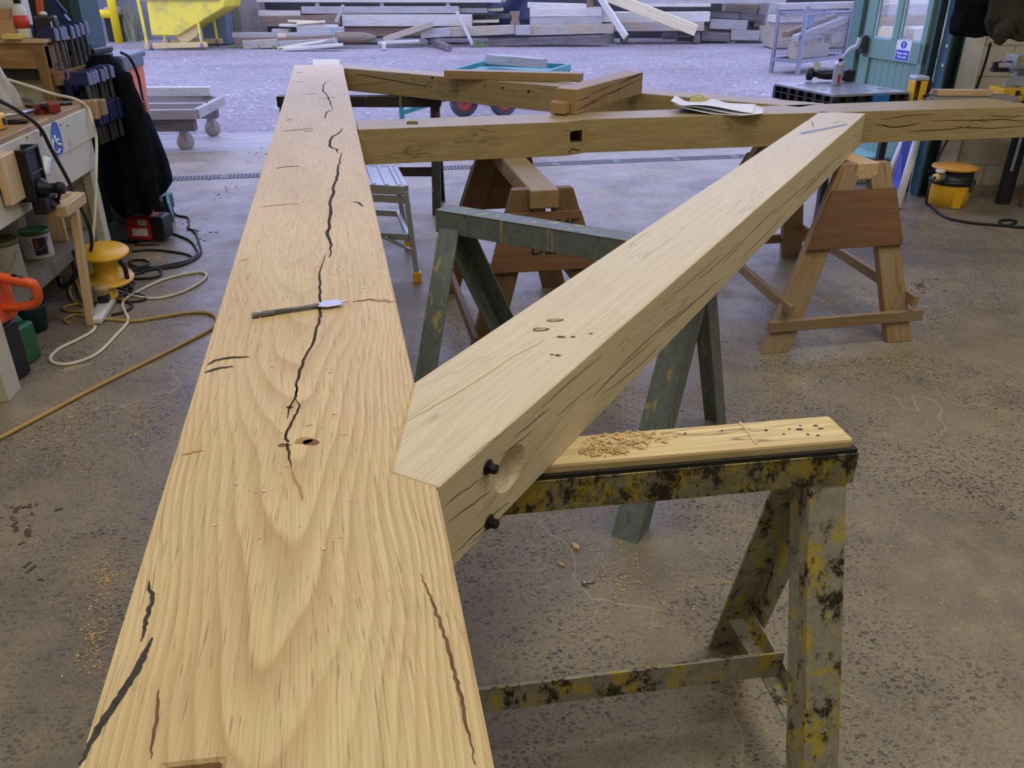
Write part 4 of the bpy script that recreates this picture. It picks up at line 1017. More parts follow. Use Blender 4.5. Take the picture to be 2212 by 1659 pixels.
# crumpled clear bag
bg_ = W(14, 235, z); mb = MB(bg_); random.seed(3)
def bag(i, j):
    a = 2 * PI * i; r = .085 * (1 - .75 * j ** 1.5) * (1 + .18 * math.sin(5 * a + 4 * j) + .1 * math.sin(9 * a))
    return bg_ + V(-.03 + r * math.cos(a), .02 + r * math.sin(a) * .6, .003 + .24 * j)
mb.grid(bag, 40, 14); one(mb, 'plastic_bag', film, 'crumpled clear plastic bag standing on the bench', 'bag')

# shelf unit at the far end of the bench
yP = B(1.74, .2, 0).y
su_ = thing('tool_rack', 'wooden tool rack standing past the far end of the bench', 'rack', V(-2.85, 4.86, 0))
xr = DY(100, 120, 4.78).x
mb = MB(su_.location); mb.box(V(xr - .55, 4.80, 1.155), (1.1, .045, .15)); mb.build('top_rail', rack_wood, su_, bevel=.004)
mb = MB(su_.location); mb.box(V(xr - .03, 4.90, .60), (.06, .26, 1.2)); mb.build('side_post', rack_wood, su_, bevel=.005)
mb = MB(su_.location); mb.box(V(xr - .55, 4.84, .52), (1.05, .02, 1.03)); mb.build('back_panel', cream_dk, su_)
mb = MB(su_.location); mb.box(V(xr - .55, 4.95, 1.222), (1.12, .36, .018)); mb.build('shelf_board', ply_pale, su_)
mb = MB(su_.location); mb.box(V(xr - .55, 4.81, 1.05), (1.0, .04, .05)); mb.build('gap_shade', black_and_shade, su_)  # black strip stands in for shade inside the open gap
mb = MB(su_.location); mb.box(V(xr + .02, 5.10, 1.03), (.03, .62, .07)); mb.box(V(xr + .12, 5.36, .80), (.24, .03, .07)); mb.build('clamp_rail', rack_wood, su_)
zs = 1.232
# on the rack
def put(x, y, Y): p = DY(x, y, Y); return V(p.x, Y, zs)
p = put(55, 80, 4.85); o = thing('spray_bottle', 'white bottle with red label standing on the tool rack', 'bottle', p)
mb = MB(p); mb.lathe([(.034, 0), (.036, .01), (.036, .13), (.032, .15), (.018, .165), (.016, .175)], p, (0, 0, 1), 24); mb.build('bottle_body', label_w, o)
mb = MB(p); mb.lathe([(.0365, .05), (.0365, .115)], p, (0, 0, 1), 24); lb = mb.build('label', plain('label_red', srgb(206, 62, 44), .5), o)
mb = MB(p); mb.lathe([(.018, .172), (.018, .20), (.014, .204)], p, (0, 0, 1), 16); mb.build('cap', blackp, o)
p = put(18, 82, 4.86); mb = MB(p); mb.box(p + V(-.03, 0, .045), (.20, .14, .088), .1); one(mb, 'cardboard_box', card, 'open brown cardboard box on the tool rack left of the bottle', 'box', bevel=.002)
p2 = p + V(-.05, .02, .089); mb = MB(p2); mb.box(p2 + V(0, 0, .03), (.16, .12, .06), .25, taper=1.25); one(mb, 'paper_wrap', card, 'smaller brown carton stacked on the cardboard box', 'box')
p = put(38, 85, 5.02); mb = MB(p); mb.box(p + V(-.02, 0, .14), (.22, .08, .28), .05); one(mb, 'white_carton', label_w, 'tall white carton behind the bottle on the tool rack', 'box', bevel=.003)
p = put(40, 90, 4.80); 
p = DY(38, 93, 4.80); mb = MB(p); mb.box(V(p.x, 4.775, 1.232 + .014), (.095, .06, .026), .03); one(mb, 'yellow_sanding_block', plain('pale_yellow', srgb(222, 200, 110), .7), 'pale yellow block lying on the front of the rack shelf', 'block', bevel=.003)
# battery charger
p = put(108, 85, 4.97) + V(0, 0, .004); p.z = 1.29; p = V(p.x, 4.97, zs)
o = thing('battery_charger', 'black battery charger standing on the rack beside the blue clamps', 'battery charger', p)
mb = MB(p); mb.box(p + V(0, 0, .055), (.13, .12, .11), .3, taper=.85); mb.build('case', blackp, o, bevel=.012, seg=2)
mb = MB(p); mb.lathe([(.02, 0), (.02, .012), (.012, .02)], p + V(-.005, 0, .108), (0, 0, 1), 14); mb.build('white_button', white_p, o)
mb = MB(p); mb.frame(p + V(.053, -.045, .055), (.003, .05, .05), V(math.cos(.3), math.sin(.3), 0), V(-math.sin(.3), math.cos(.3), 0), Z1); mb.build('label', label_w, o)
p = put(75, 60, 5.06) + V(0, 0, 0); mb = MB(p); mb.box(p + V(.0, 0, .03), (.10, .10, .06), .2); one(mb, 'blue_case', blue_p, 'small blue case behind the battery charger', 'case', bevel=.006)
# strut with red and orange tubes leaning behind
p = V(-2.56, 5.42, 0)
o = thing('folding_sawhorse', 'orange and dark blue folded stand leaning behind the tool rack', 'folding stand', V(p.x, p.y, 0))
mb = MB(o.location); mb.bar(DY(82, -20, 5.4), DY(92, 60, 5.4), .03, .03); mb.build('orange_rail', orange_p, o)
mb = MB(o.location); mb.bar(DY(96, -14, 5.38), DY(148, 48, 5.38), .035, .03); mb.bar(DY(103, -14, 5.38), DY(140, 30, 5.38), .012, .035); mb.build('navy_arm', navy, o)
mb = MB(o.location); q = DY(88, 58, 5.4); mb.bar(q, V(q.x + .03, q.y + .05, 0), .03, .03); mb.bar(DY(146, 47, 5.38), V(-2.5, 5.5, 0), .03, .03); mb.build('support', blackp, o)

# trigger clamps hanging in two rows
def tclamp(label, p, ln, ang, group):
    o = thing('trigger_clamp', label, 'clamp', p, group)
    a = V(math.cos(ang), math.sin(ang), 0); s = V(-a.y, a.x, 0)
    mb = MB(p); mb.bar(p + V(0, 0, .0), p + V(.012, 0, -ln), .008, .018); mb.build('bar', steel_dull, o)
    mb = MB(p); t = .026
    q = p - s * t / 2 + V(0, 0, .025)
    mb.prism([q + a * .022, q + a * .022 - V(0, 0, .07), q - a * .09 - V(0, 0, .07), q - a * .115 - V(0, 0, .055), q - a * .05], s * t); mb.build('fixed_jaw', navy, o, bevel=.004)
    mb = MB(p); mb.frame(p + a * .026 + V(0, 0, -.012), (.010, .03, .062), a, s, Z1); mb.build('pad', navy_pad, o, bevel=.002)
    mb = MB(p); c = p + V(.006, 0, -ln * .55)
    q = c - s * .018
    mb.prism([q + a * .03 + V(0, 0, .05), q + a * .032 - V(0, 0, .06), q - a * .03 - V(0, 0, .075), q - a * .07 - V(0, 0, .02), q - a * .03 + V(0, 0, .05)], s * .036); mb.build('trigger_body', navy, o, bevel=.007, seg=2)
    mb = MB(p); mb.tube(spline([c - a * .03 + V(0, 0, -.05), c - a * .06 + V(0, 0, -.09), c - a * .065 + V(0, 0, -.14)], 4), .014, 8); mb.build('grip', blackp, o)
    return o
NM = ['first', 'second', 'third', 'fourth', 'fifth', 'sixth', 'seventh']
ups = [(112, 70, 4.86), (124, 68, 4.94), (131, 66, 5.00), (147, 65, 5.08), (158, 62, 5.16), (168, 58, 5.24), (178, 55, 5.32)]
for i, (x, y, Y) in enumerate(ups):
    tclamp(NM[i] + ' blue trigger clamp from the left in the upper row by the rack', DY(x, y, Y), .46 if i else .52, -.15, 'blue trigger clamps in the upper row')
lows = [(186, 162, 4.80), (194, 159, 4.83), (201, 156, 4.86), (214, 154, 4.90), (222, 149, 4.93), (234, 146, 4.96)]
for i, (x, y, Y) in enumerate(lows):
    tclamp(NM[i] + ' blue trigger clamp from the left in the lower row over the jackets', DY(x - 2, y + 4, Y - .02), .36, -.15, 'blue trigger clamps in the lower row')
# spring clamp discs
p = DY(118, 160, 4.86); mb = MB(p); mb.lathe([(.001, -.012), (.06, -.012), (.062, 0), (.06, .012), (.001, .012)], p, (.25, -1, .1), 26); one(mb, 'clamp_disc', navy, 'dark navy rounded tool body hanging below the upper clamps', 'tool')

# hung jackets
def jacket(name, label, rows, Y, th, mat, folds, sleeve=None, hang=(0, 0)):
    pts = [(DY(xl, y, Y), DY(xr_, y, Y)) for y, xl, xr_ in rows]
    top = (pts[0][0] + pts[0][1]) / 2
    o = thing(name, label, 'jacket', top)
    def fn(i, j):
        k = j * (len(pts) - 1); a = min(int(k), len(pts) - 2); f = k - a
        L = pts[a][0].lerp(pts[a + 1][0], f); R = pts[a][1].lerp(pts[a + 1][1], f); c = (L + R) / 2; hw = (R - L).length / 2
        an = 2 * PI * i; e = 1 + .16 * math.sin(folds * an + 3 * j) * min(1, j * 2) + .07 * math.sin((2 * folds + 1) * an + 7 * j)
        tt = th * (.45 + .55 * min(1, j * 2.2))
        return c + V(math.cos(an) * hw, math.sin(an) * tt * e, .012 * math.sin(4 * an) * j)
    mb = MB(o.location); mb.grid(fn, 72, 26); mb.build('body', mat, o)
    mb = MB(o.location); lo = [fn(i / 36, .985) for i in range(36)]; mb.poly(lo); mb.poly([fn(i / 36, 0) for i in range(36)]); mb.build('hem', mat, o)
    for s in (sleeve or []):
        P = spline([DY(x, y, Y + dy) for x, y, dy, r in s], 6); R_ = []
        rr = [q[3] for q in s]
        for i in range(len(P)):
            k = i / 6; a = min(int(k), len(rr) - 2); R_.append((rr[a] + (rr[a + 1] - rr[a]) * (k - a)) * (1 + .07 * math.sin(i * 1.7)))
        mb = MB(o.location); mb.tube(P, R_, 16); mb.build('sleeve', mat, o)
    return o
jacket('work_jacket', 'long black work jacket hanging at the far end of the bench', [(118, 198, 238), (135, 188, 254), (165, 184, 272), (210, 190, 296), (270, 202, 312), (330, 214, 326), (390, 226, 334), (430, 238, 336), (458, 258, 330)], 5.12, .11, cloth_black, 5, [[(262, 160, -.1, .05), (290, 240, -.13, .055), (308, 330, -.14, .055), (322, 400, -.14, .05), (332, 448, -.14, .042)]])
jacket('work_jacket', 'black jacket with dark navy tint hanging behind the long jacket', [(150, 236, 268), (200, 244, 294), (250, 252, 322), (300, 262, 342), (350, 272, 362), (392, 286, 373), (412, 298, 360), (420, 305, 345)], 5.36, .10, cloth_navy, 4)

# cabinet under the toolbox (behind the jackets) and the toolbox
cbn = thing('tool_cabinet', 'dark cabinet behind the hanging jackets', 'cabinet', V(-2.93, 5.66, 0))
mb = MB(cbn.location); mb.box(V(-2.93, 5.66, .495), (.62, .34, .99)); mb.build('carcass', blackp, cbn, bevel=.004)
mb = MB(cbn.location); mb.box(V(-2.93, 5.484, .5), (.58, .012, .9)); mb.build('door', charcoal, cbn, bevel=.003)
p = V(-2.775, 5.66, .992); o = thing('toolbox', 'dark grey plastic toolbox with latches on the cabinet by the opening', 'toolbox', p)
mb = MB(p); mb.box(p + V(0, 0, .05), (.34, .24, .10), -.05); mb.build('lower_case', charcoal, o, bevel=.01, seg=2)
mb = MB(p); mb.box(p + V(0, 0, .118), (.35, .25, .035), -.05); mb.build('lid', blackp, o, bevel=.01, seg=2)
for dx in (-.09, .09):
    mb = MB(p); mb.box(p + V(dx, -.128, .095), (.04, .012, .05), -.05); mb.build('latch', galv, o, bevel=.003)
mb = MB(p); mb.tube(spline([p + V(-.08, 0, .134), p + V(-.07, 0, .155), p + V(.07, 0, .155), p + V(.08, 0, .134)], 6), .010, 8); mb.build('handle', blackp, o)
p = V(-2.98, 5.56, .992); mb = MB(p); mb.lathe([(.045, 0), (.05, .03), (.05, .16), (.03, .20), (.02, .21)], p, (0, 0, 1), 20); one(mb, 'gas_canister', plain('canister_grey', srgb(112, 116, 136), .35, .3), 'small grey canister beside the toolbox', 'canister')

# wheelie bin outside the opening
p = V(-3.17, 6.80, 0); o = thing('wheelie_bin', 'faded orange wheeled bin with grey lid outside the opening', 'bin', p)
mb = MB(p); mb.box(p + V(0, 0, .51), (.42, .44, .90), .1, taper=1.14); mb.build('bin_body', bin_orange, o, bevel=.02, seg=2)
mb = MB(p); mb.box(p + V(0, 0, .975), (.52, .56, .05), .1); mb.box(p + V(.245, -.02, .94), (.035, .5, .10), .1); mb.build('lid', bin_grey, o, bevel=.015, seg=2)
mb = MB(p); mb.box(p + V(.05, -.24, 1.005), (.2, .05, .03), .1); mb.build('lid_handle', blackp, o, bevel=.006)
for s in (-1, 1):
    mb = MB(p); mb.lathe([(.001, -.02), (.1, -.02), (.1, .02), (.001, .02)], p + V(s * .2, .2, .1), (1, 0, 0), 20); mb.build('wheel', rubber, o)
cabb = [DY(262, 114, 5.5), DY(280, 125, 5.6), DY(297, 160, 5.7), DY(306, 200, 5.7), DY(314, 235, 5.6), DY(318, 262, 5.5), DY(312, 300, 5.45)]
mb = MB(cabb[0]); mb.tube(spline(cabb, 6), .009, 8); one(mb, 'black_lead', rubber, 'black lead drooping from the toolbox in front of the orange bin', 'cable')

# under the bench: tins and tubs on the low shelf
zsh = .2895
def tin(label, t, d, r, h, mats, lid=True, lab=None, handle=True, rimm=None):
    p = B(t, d, zsh); o = thing('paint_tin', label, 'paint tin', p)
    mb = MB(p); mb.lathe([(r, 0), (r * 1.01, .006), (r, .012), (r, h - .012), (r * 1.02, h - .008), (r * 1.02, h), (r * .92, h), (r * .90, h - .02), (.001, h - .02)], p, (0, 0, 1), 32); mb.build('tin_body', mats, o)
    mb = MB(p); mb.lathe([(r * 1.025, h - .018), (r * 1.035, h - .012), (r * 1.035, h + .001), (r * .93, h + .003), (r * .9, h - .004)], p, (0, 0, 1), 32); mb.build('rim', rimm, o)
    mb = MB(p); mb.lathe([(.001, h - .012), (r * .9, h - .012)], p, (0, 0, 1), 28); mb.build('lid', tin_dark, o)
    ang = math.atan2(-p.y, -p.x)
    mb = MB(p); mb.tube(spline([p + V(math.cos(ang + a) * r * 1.05, math.sin(ang + a) * r * 1.05, h * (.78 - .42 * math.sin((a + .9) / 1.8 * PI))) for a in (-.9, -.5, 0, .5, .9)], 5), .002, 6); mb.build('wire_handle', galv, o)
    if lab:
        mb = MB(p); pts = []
        def lf(i, j): a = ang + .25 + 1.0 * i - .5; return p + V(math.cos(a) * r * 1.012, math.sin(a) * r * 1.012, .02 + (h - .05) * j)
        mb.grid(lf, 10, 3); l_ = mb.build('label', plain('label_navy', srgb(34, 38, 62), .5), o)
        mb = MB(p)
        def lf2(i, j): a = ang + .12 + .28 * i * (1 - j) + .1 * j - .3; return p + V(math.cos(a) * r * 1.02, math.sin(a) * r * 1.02, .06 + (h * .42) * j)
        mb.grid(lf2, 6, 3); mb.build('label_flame', plain('label_red_flame', srgb(190, 60, 40), .5), l_)
        mb = MB(p)
        def lf3(i, j): a = ang + .62 + .42 * i; return p + V(math.cos(a) * r * 1.012, math.sin(a) * r * 1.012, .02 + (h - .05) * j)
        mb.grid(lf3, 6, 2); mb.build('label_text_panel', label_w, o)
    return o
tin('large paint tin with olive rim on the shelf under the bench', .60, .155, .085, .195, tin_metal, rimm=tin_rim)
tin('smaller paint tin with green rim and navy label under the bench', .985, .15, .066, .135, bucket_w, lab=True, rimm=tin_rim2)
for t, d, r, h, lb in ((1.14, .36, .115, .27, 'white plastic tub with wire handle behind the green rimmed tin'), (1.39, .30, .10, .23, 'white tub behind the little wooden block under the bench'), (.80, .46, .11, .25, 'white tub at the back of the low shelf')):
    p = B(t, d, zsh); o = thing('plastic_tub', lb, 'tub', p)
    mb = MB(p); mb.lathe([(r * .9, 0), (r, h - .03), (r * 1.05, h - .03), (r * 1.05, h), (r * .97, h), (r * .88, .02), (.001, .02)], p, (0, 0, 1), 30); mb.build('tub_body', bucket_w, o)
    mb = MB(p); ang = math.atan2(-p.y, -p.x); mb.tube(spline([p + V(math.cos(ang + a) * r * 1.07, math.sin(ang + a) * r * 1.07, h * (.85 - .5 * math.sin((a + 1) / 2 * PI))) for a in (-1, -.5, 0, .5, 1)], 5), .002, 6); mb.build('wire_handle', galv, o)
p = B(1.24, .14, zsh); mb = MB(p); mb.frame(p + V(0, 0, .075), (.022, .08, .15), BU, BV, Z1); one(mb, 'wooden_block', pine, 'small upright wooden block on the shelf under the bench', 'wood block', bevel=.002)
# small wooden stand in front of the bench
zt_ = ZA(3.80, 435)
p = W(197, 700); o = thing('wooden_stand', 'slim wooden post stand with a drilled plywood top in front of the bench', 'stand', p)
q0, q1 = DY(92, 443, 3.66), DY(142, 446, 3.66); q2, q3 = W(184, 415, q1.z), W(132, 412, q1.z)
zt_ = q1.z; q0.z = zt_
mb = MB(p); mb.prism([q0, q1, q2, q3], (0, 0, -.05), ax=(q2 - q1)); tpn = mb.build('drilled_top', ply_pale, o, bevel=.003)
mb = MB(p)
for x, y in ((128, 431), (139, 426), (145, 421), (120, 437)):
    c = W(x, y, zt_ + .0006); mb.poly([c + V(math.cos(a) * .016, math.sin(a) * .010, 0) for a in [k * PI / 8 for k in range(16)]])
mb.build('hole', knot_brown, tpn)
pt = V((q1.x + q2.x) / 2 - .02, (q1.y + q2.y) / 2, zt_ - .05)
mb = MB(p); mb.bar(p, pt, .05, .034, up=(1, .2, 0)); mb.build('post', pine, o, bevel=.002)

# yellow cable reel
c = V(-2.13, 4.13, .03); axr = V(.10, -.12, 1).normalized(); p = V(c.x, c.y, 0)
o = thing('cable_reel', 'yellow plastic cable reel with black tubular frame on the floor', 'cable reel', p)
mb = MB(p); mb.lathe([(.001, .085), (.125, .085), (.13, .092), (.125, .099), (.062, .105), (.058, .22), (.12, .232), (.125, .24), (.12, .247), (.001, .25)], c, axr, 36); mb.build('drum', yellow_p, o)
mb = MB(p); k = c + axr * .085
mb.lathe([(.045, 0), (.045, .02), (.032, .025), (.03, .07)], k + V(.02, -.06, -.075), (.1, -.3, 1), 18); mb.build('socket_cap', plain('socket_yellow', srgb(222, 182, 70), .4), o)
mb = MB(p)
A_ = DY(155, 545, 4.10); 
mb.tube(spline([DY(158, 540, 4.1), DY(156, 560, 4.1), DY(163, 590, 4.07), DY(150, 612, 4.05), DY(132, 618, 4.05), DY(127, 600, 4.1)], 6), .013, 10); mb.build('frame_tube', blackp, o)
mb = MB(p); mb.tube(spline([DY(258, 563, 4.12), DY(270, 580, 4.12), DY(277, 612, 4.12), W(284, 622, .013), W(262, 640, .013), W(225, 655, .013)], 6), .012, 10); mb.build('frame_tube', blackp, o)
mb = MB(p); k = W(222, 652, .03); mb.lathe([(.034, 0), (.036, .01), (.034, .06), (.04, .065), (.04, .085), (.03, .09)], k, (.05, .1, 1), 18); pl = mb.build('plug', plain('plug_cream', srgb(196, 180, 130), .5), o)

# white extension socket with black plug
a, b = W(206, 690, .02), W(240, 640, .02); u = (b - a).normalized(); v = V(-u.y, u.x, 0); m = (a + b) / 2; p = V(m.x, m.y, 0)
o = thing('extension_socket', 'white extension socket lying beside the wooden post', 'extension lead', p)
mb = MB(p); mb.frame(V(m.x, m.y, .019), ((b - a).length + .06, .072, .036), u, v, Z1); mb.build('socket_case', white_p, o, bevel=.012, seg=3)
mb = MB(p); q = V(m.x, m.y, .055) + u * .04; mb.frame(q, (.06, .052, .036), u, v, Z1); bp = one(mb, 'mains_plug', blackp, 'black mains plug pushed into the white extension socket', 'plug', bevel=.008, seg=2); bp.location = p

def cable(label, name, px, r, mat, closed=False, k=8, z=None, pre=(), post=()):
    P = [V(*q) for q in pre] + [W(x, y, r * 1.02) for x, y in px] + [V(*q) for q in post]
    S = spline(P, k); 
    for q in S: q.z = max(q.z, r * 1.02)
    mb = MB(V(P[0].x, P[0].y, 0)); mb.tube(S, r, 8); return one(mb, name, mat, label, 'cable')
cable('cream flex from the extension socket looping over the floor', 'white_flex', [(206, 705), (198, 717), (165, 735), (130, 752), (110, 770), (113, 782), (140, 787), (180, 778), (215, 760), (250, 725), (276, 695), (271, 675), (265, 660), (272, 645), (300, 628), (350, 605), (400, 592), (435, 588), (446, 596), (430, 612), (390, 632), (340, 644), (295, 640), (255, 628)], .0075, cable_w)
cable('ochre air hose snaking across the floor to the left edge', 'air_hose', [(150, 698), (140, 690), (165, 680), (205, 688), (240, 690), (290, 693), (350, 684), (410, 675), (450, 676), (468, 690), (455, 710), (400, 740), (300, 790), (200, 840), (100, 893), (0, 946), (-60, 975)], .0085, hose)
cable('yellowish hose coil under the yellow cable reel', 'hose_coil', [(196, 608), (220, 628), (262, 643), (270, 647), (240, 645), (215, 640), (190, 660), (160, 650), (150, 628), (160, 600), (175, 640), (185, 668), (150, 672), (138, 664), (170, 655)], .008, hose)
cable('black lead from the red tool curving over the sawdust', 'black_flex', [(345, 495), (375, 505), (410, 520), (425, 540), (424, 552), (400, 565), (350, 575), (300, 590), (272, 600), (275, 590), (300, 578), (340, 580), (348, 592), (330, 600), (290, 602)], .0075, rubber)
cable('thin black lead from the teal tool joining the tangle', 'black_flex', [(376, 460), (385, 466), (405, 470), (408, 484), (406, 493), (420, 500), (430, 525), (434, 545), (420, 560), (385, 575), (330, 582), (290, 585), (270, 597), (290, 612), (266, 620)], .007, rubber)
cable('black lead with a small loop in front of the red tool', 'black_flex', [(285, 543), (330, 540), (380, 545), (412, 553), (410, 565), (370, 574), (310, 578), (280, 570), (285, 563), (310, 562), (322, 568), (305, 577), (280, 575)], .007, rubber)
cable('black lead winding round the extension socket', 'black_flex', [(245, 615), (280, 632), (312, 640), (310, 648), (280, 652), (250, 650), (280, 655), (284, 664), (265, 675), (240, 680)], .007, rubber)
# black lead falling over the bench front to the reel
P = [onb(-2, 217, -.03), onb(40, 240, -.03), onb(85, 275, -.04), onb(112, 325, -.045), onb(150, 395, -.05), DY(185, 470, 3.98), DY(198, 515, 4.02), DY(195, 545, 4.08), DY(188, 560, 4.11)]
mb = MB(P[0]); mb.tube(spline(P, 8), .009, 8); one(mb, 'black_lead', rubber, 'black lead arching over the bench front down to the yellow reel', 'cable')
P = [DY(5, 168, 4.6), DY(60, 185, 4.6), DY(115, 203, 4.6), DY(165, 215, 4.55), onb(190, 235, -.02), onb(200, 265, -.035), onb(208, 300, -.03), onb(208, 360, -.03), DY(206, 440, 4.4), DY(200, 520, 4.3), DY(194, 560, 4.2)]
mb = MB(P[0]); mb.tube(spline(P, 8), .008, 8); one(mb, 'cream_lead', cable_w, 'cream lead crossing the bench end and falling to the floor', 'cable')

# floor tools by the bench end
p = W(305, 525); o = thing('power_mortiser', 'red and black power tool lying on the floor beside the bench end', 'power tool', p)
Yt = p.y
def tb(x0, y0, x1, y1, Y, dep):
    A = DY(x0, y1, Y); Bq = DY(x1, y0, Y); return V((A.x + Bq.x) / 2, Y + dep / 2, (A.z + Bq.z) / 2), (abs(Bq.x - A.x), dep, abs(Bq.z - A.z))
mb = MB(p); mb.box(*tb(277, 468, 330, 520, Yt, .13), -.03); mb.build('red_housing', red_p, o, bevel=.018, seg=2)
mb = MB(p); mb.box(*tb(328, 470, 350, 519, Yt - .005, .14), -.03); mb.build('motor_end', blackp, o, bevel=.012, seg=2)
mb = MB(p); mb.box(*tb(287, 494, 317, 510, Yt - .004, .004), -.03); mb.build('rating_label', label_w, o)
mb = MB(p); mb.box(*tb(298, 475, 314, 487, Yt - .004, .004), -.03); mb.build('green_label', plain('label_green', srgb(170, 206, 160), .5), o)
mb = MB(p); q = DY(262, 477, Yt + .03); mb.lathe([(.022, 0), (.026, .008), (.026, .03), (.02, .035), (.02, .10)], q, (1, .1, .05), 18); mb.build('chuck', charcoal, o)
mb = MB(p); mb.box(*tb(240, 482, 280, 524, Yt + .02, .12), -.05); mb.build('gear_case', greygreen, o, bevel=.02, seg=2)
mb = MB(p); mb.tube([DY(292, 535, Yt - .05), DY(345, 534, Yt - .05)], .021, 14); mb.build('grip', blackp, o)
mb = MB(p); mb.box(*tb(252, 525, 300, 545, Yt - .02, .1), -.05); mb.build('foot_base', iron, o, bevel=.01)
p = W(250, 500); p = V(DY(250, 480, 5.15).x, 5.22, 0)
o = thing('grey_tool_case', 'grey green tool case standing upright under the jackets', 'tool case', p)
c, s = tb(238, 396, 276, 498, 5.1, .1); hcase = c.z + s[2] / 2
mb = MB(p); mb.box(V(c.x, 5.22, hcase / 2), (s[0], .12, hcase), -.2); mb.build('case_body', greygreen, o, bevel=.012, seg=2)
mb = MB(p); mb.box(V(c.x + .01, 5.155, hcase * .68), (s[0] * .6, .01, hcase * .4), -.2); mb.build('case_panel', charcoal, o, bevel=.004)
p = W(352, 482); o = thing('jigsaw', 'teal power saw with grey base standing on the floor past the jackets', 'power tool', p); Yt = p.y
mb = MB(p); mb.box(*tb(328, 422, 358, 456, Yt, .12), -.15); mb.build('teal_housing', teal_p, o, bevel=.014, seg=2)
mb = MB(p); mb.box(*tb(336, 455, 360, 482, Yt - .02, .12), -.15); mb.build('foot_shoe', charcoal, o, bevel=.01)
A_ = DY(360, 426, Yt - .02); B_ = W(376, 470, .006)
mb = MB(p); mb.bar(A_, B_, .10, .012, up=(1, 0, .4)); mb.build('base_plate', teal_lt, o, bevel=.003)
mb = MB(p); mb.bar(A_ + V(-.035, -.02, 0), B_ + V(-.04, -.02, .02), .06, .02, up=(1, 0, .4)); mb.build('side_plate', steel_dull, o, bevel=.003)
# orange saw, green can and teal tub by the nearer leg
p = DY(15, 700, 3.25); p = V(-2.25, 3.32, 0)
Ys = 3.14
o = thing('chainsaw', 'orange handled chainsaw poking out from under the bench', 'chainsaw', V(DY(0, 650, Ys).x - .12, Ys, 0))
P = spline([DY(-20, 594, Ys), DY(10, 601, Ys), DY(45, 608, Ys), DY(70, 614, Ys), DY(80, 628, Ys), DY(82, 645, Ys), DY(74, 656, Ys), DY(50, 662, Ys), DY(20, 664, Ys), DY(-10, 664, Ys)], 6)
mb = MB(o.location); mb.tube(P, [.021] * 20 + [.018] * (len(P) - 20), 12); mb.build('rear_handle', orange_p, o)
c = DY(-12, 640, Ys); mb = MB(o.location); mb.box(V(c.x - .10, Ys + .02, c.z - .02), (.26, .16, .20), -.1); mb.build('engine_housing', orange_p, o, bevel=.03, seg=3)
mb = MB(o.location); mb.box(V(c.x - .10, Ys + .02, (c.z - .12) / 2), (.22, .14, max(.04, c.z - .13)), -.1); mb.build('base_block', blackp, o, bevel=.01)
mb = MB(o.location); mb.tube([DY(28, 603, Ys) + V(0, 0, .012), DY(52, 608, Ys) + V(0, 0, .01)], .012, 8); mb.build('trigger', blackp, o)
p = V(-2.155, 3.33, 0); o = thing('fuel_can', 'green plastic fuel can behind the near bench leg', 'fuel can', p)
mb = MB(p); mb.box(p + V(-.05, .0, .09), (.17, .13, .18), -.1); mb.box(p + V(-.055, 0, .205), (.13, .11, .05), -.1, taper=.6); mb.build('can_body', green_can, o, bevel=.018, seg=3)
mb = MB(p); mb.lathe([(.022, 0), (.022, .03), (.015, .04), (.012, .09)], p + V(-.045, -.02, .225), (-.1, 0, 1), 16); mb.build('spout', blackp, o)
p = V(-2.33, 3.70, 0); mb = MB(p); mb.lathe([(.07, 0), (.085, .12), (.09, .125), (.08, .13), (.07, .02), (.001, .02)], p, (0, 0, 1), 26); one(mb, 'teal_tub', plain('dark_teal_plastic', srgb(18, 62, 74), .45), 'dark teal tub on the floor behind the chainsaw handle', 'tub')
# ================================================================ right hand side
# black folding work table
zt2 = .85
c1, c2, c3, c4 = W(1700, 178, zt2), W(1802, 205.5, zt2), W(1963, 199, zt2), W(1850, 171, zt2)
e1 = (c2 - c1); e2 = (c4 - c1); e1.z = e2.z = 0
ctr = (c1 + c3) / 2; u = ((c3 - c2) + (c4 - c1)).normalized(); v = V(-u.y, u.x, 0)
lu = ((c3 - c2).length + (c4 - c1).length) / 2; 
A = c2; wt = abs((c1 - c2).dot(v)) * .98
def tpnt(a, b, z): return V(c2.x, c2.y, 0) + u * a + v * b + V(0, 0, z)
o = thing('folding_work_table', 'black plastic folding work table by the green door', 'work table', tpnt(lu / 2, wt / 2, 0))
mb = MB(o.location); mb.frame(tpnt(lu / 2, wt / 2, zt2 - .008), (lu, wt, .016), u, v, Z1); mb.build('table_top', plain('table_top_sky_sheen', srgb(128, 132, 140), .3, 0, .1), o, bevel=.003)  # black top coloured grey to carry the sheen of the sky
mb = MB(o.location)
for a, b in ((.1, .25), (.45, .5), (.35, .12), (.5, .18), (.1, .5)): mb.frame(tpnt(a, b, zt2 + .0005), (.05, .012, .002), u, v, Z1)
mb.build('table_slot', black_and_shade, o)
mb = MB(o.location)     # ribbed skirt
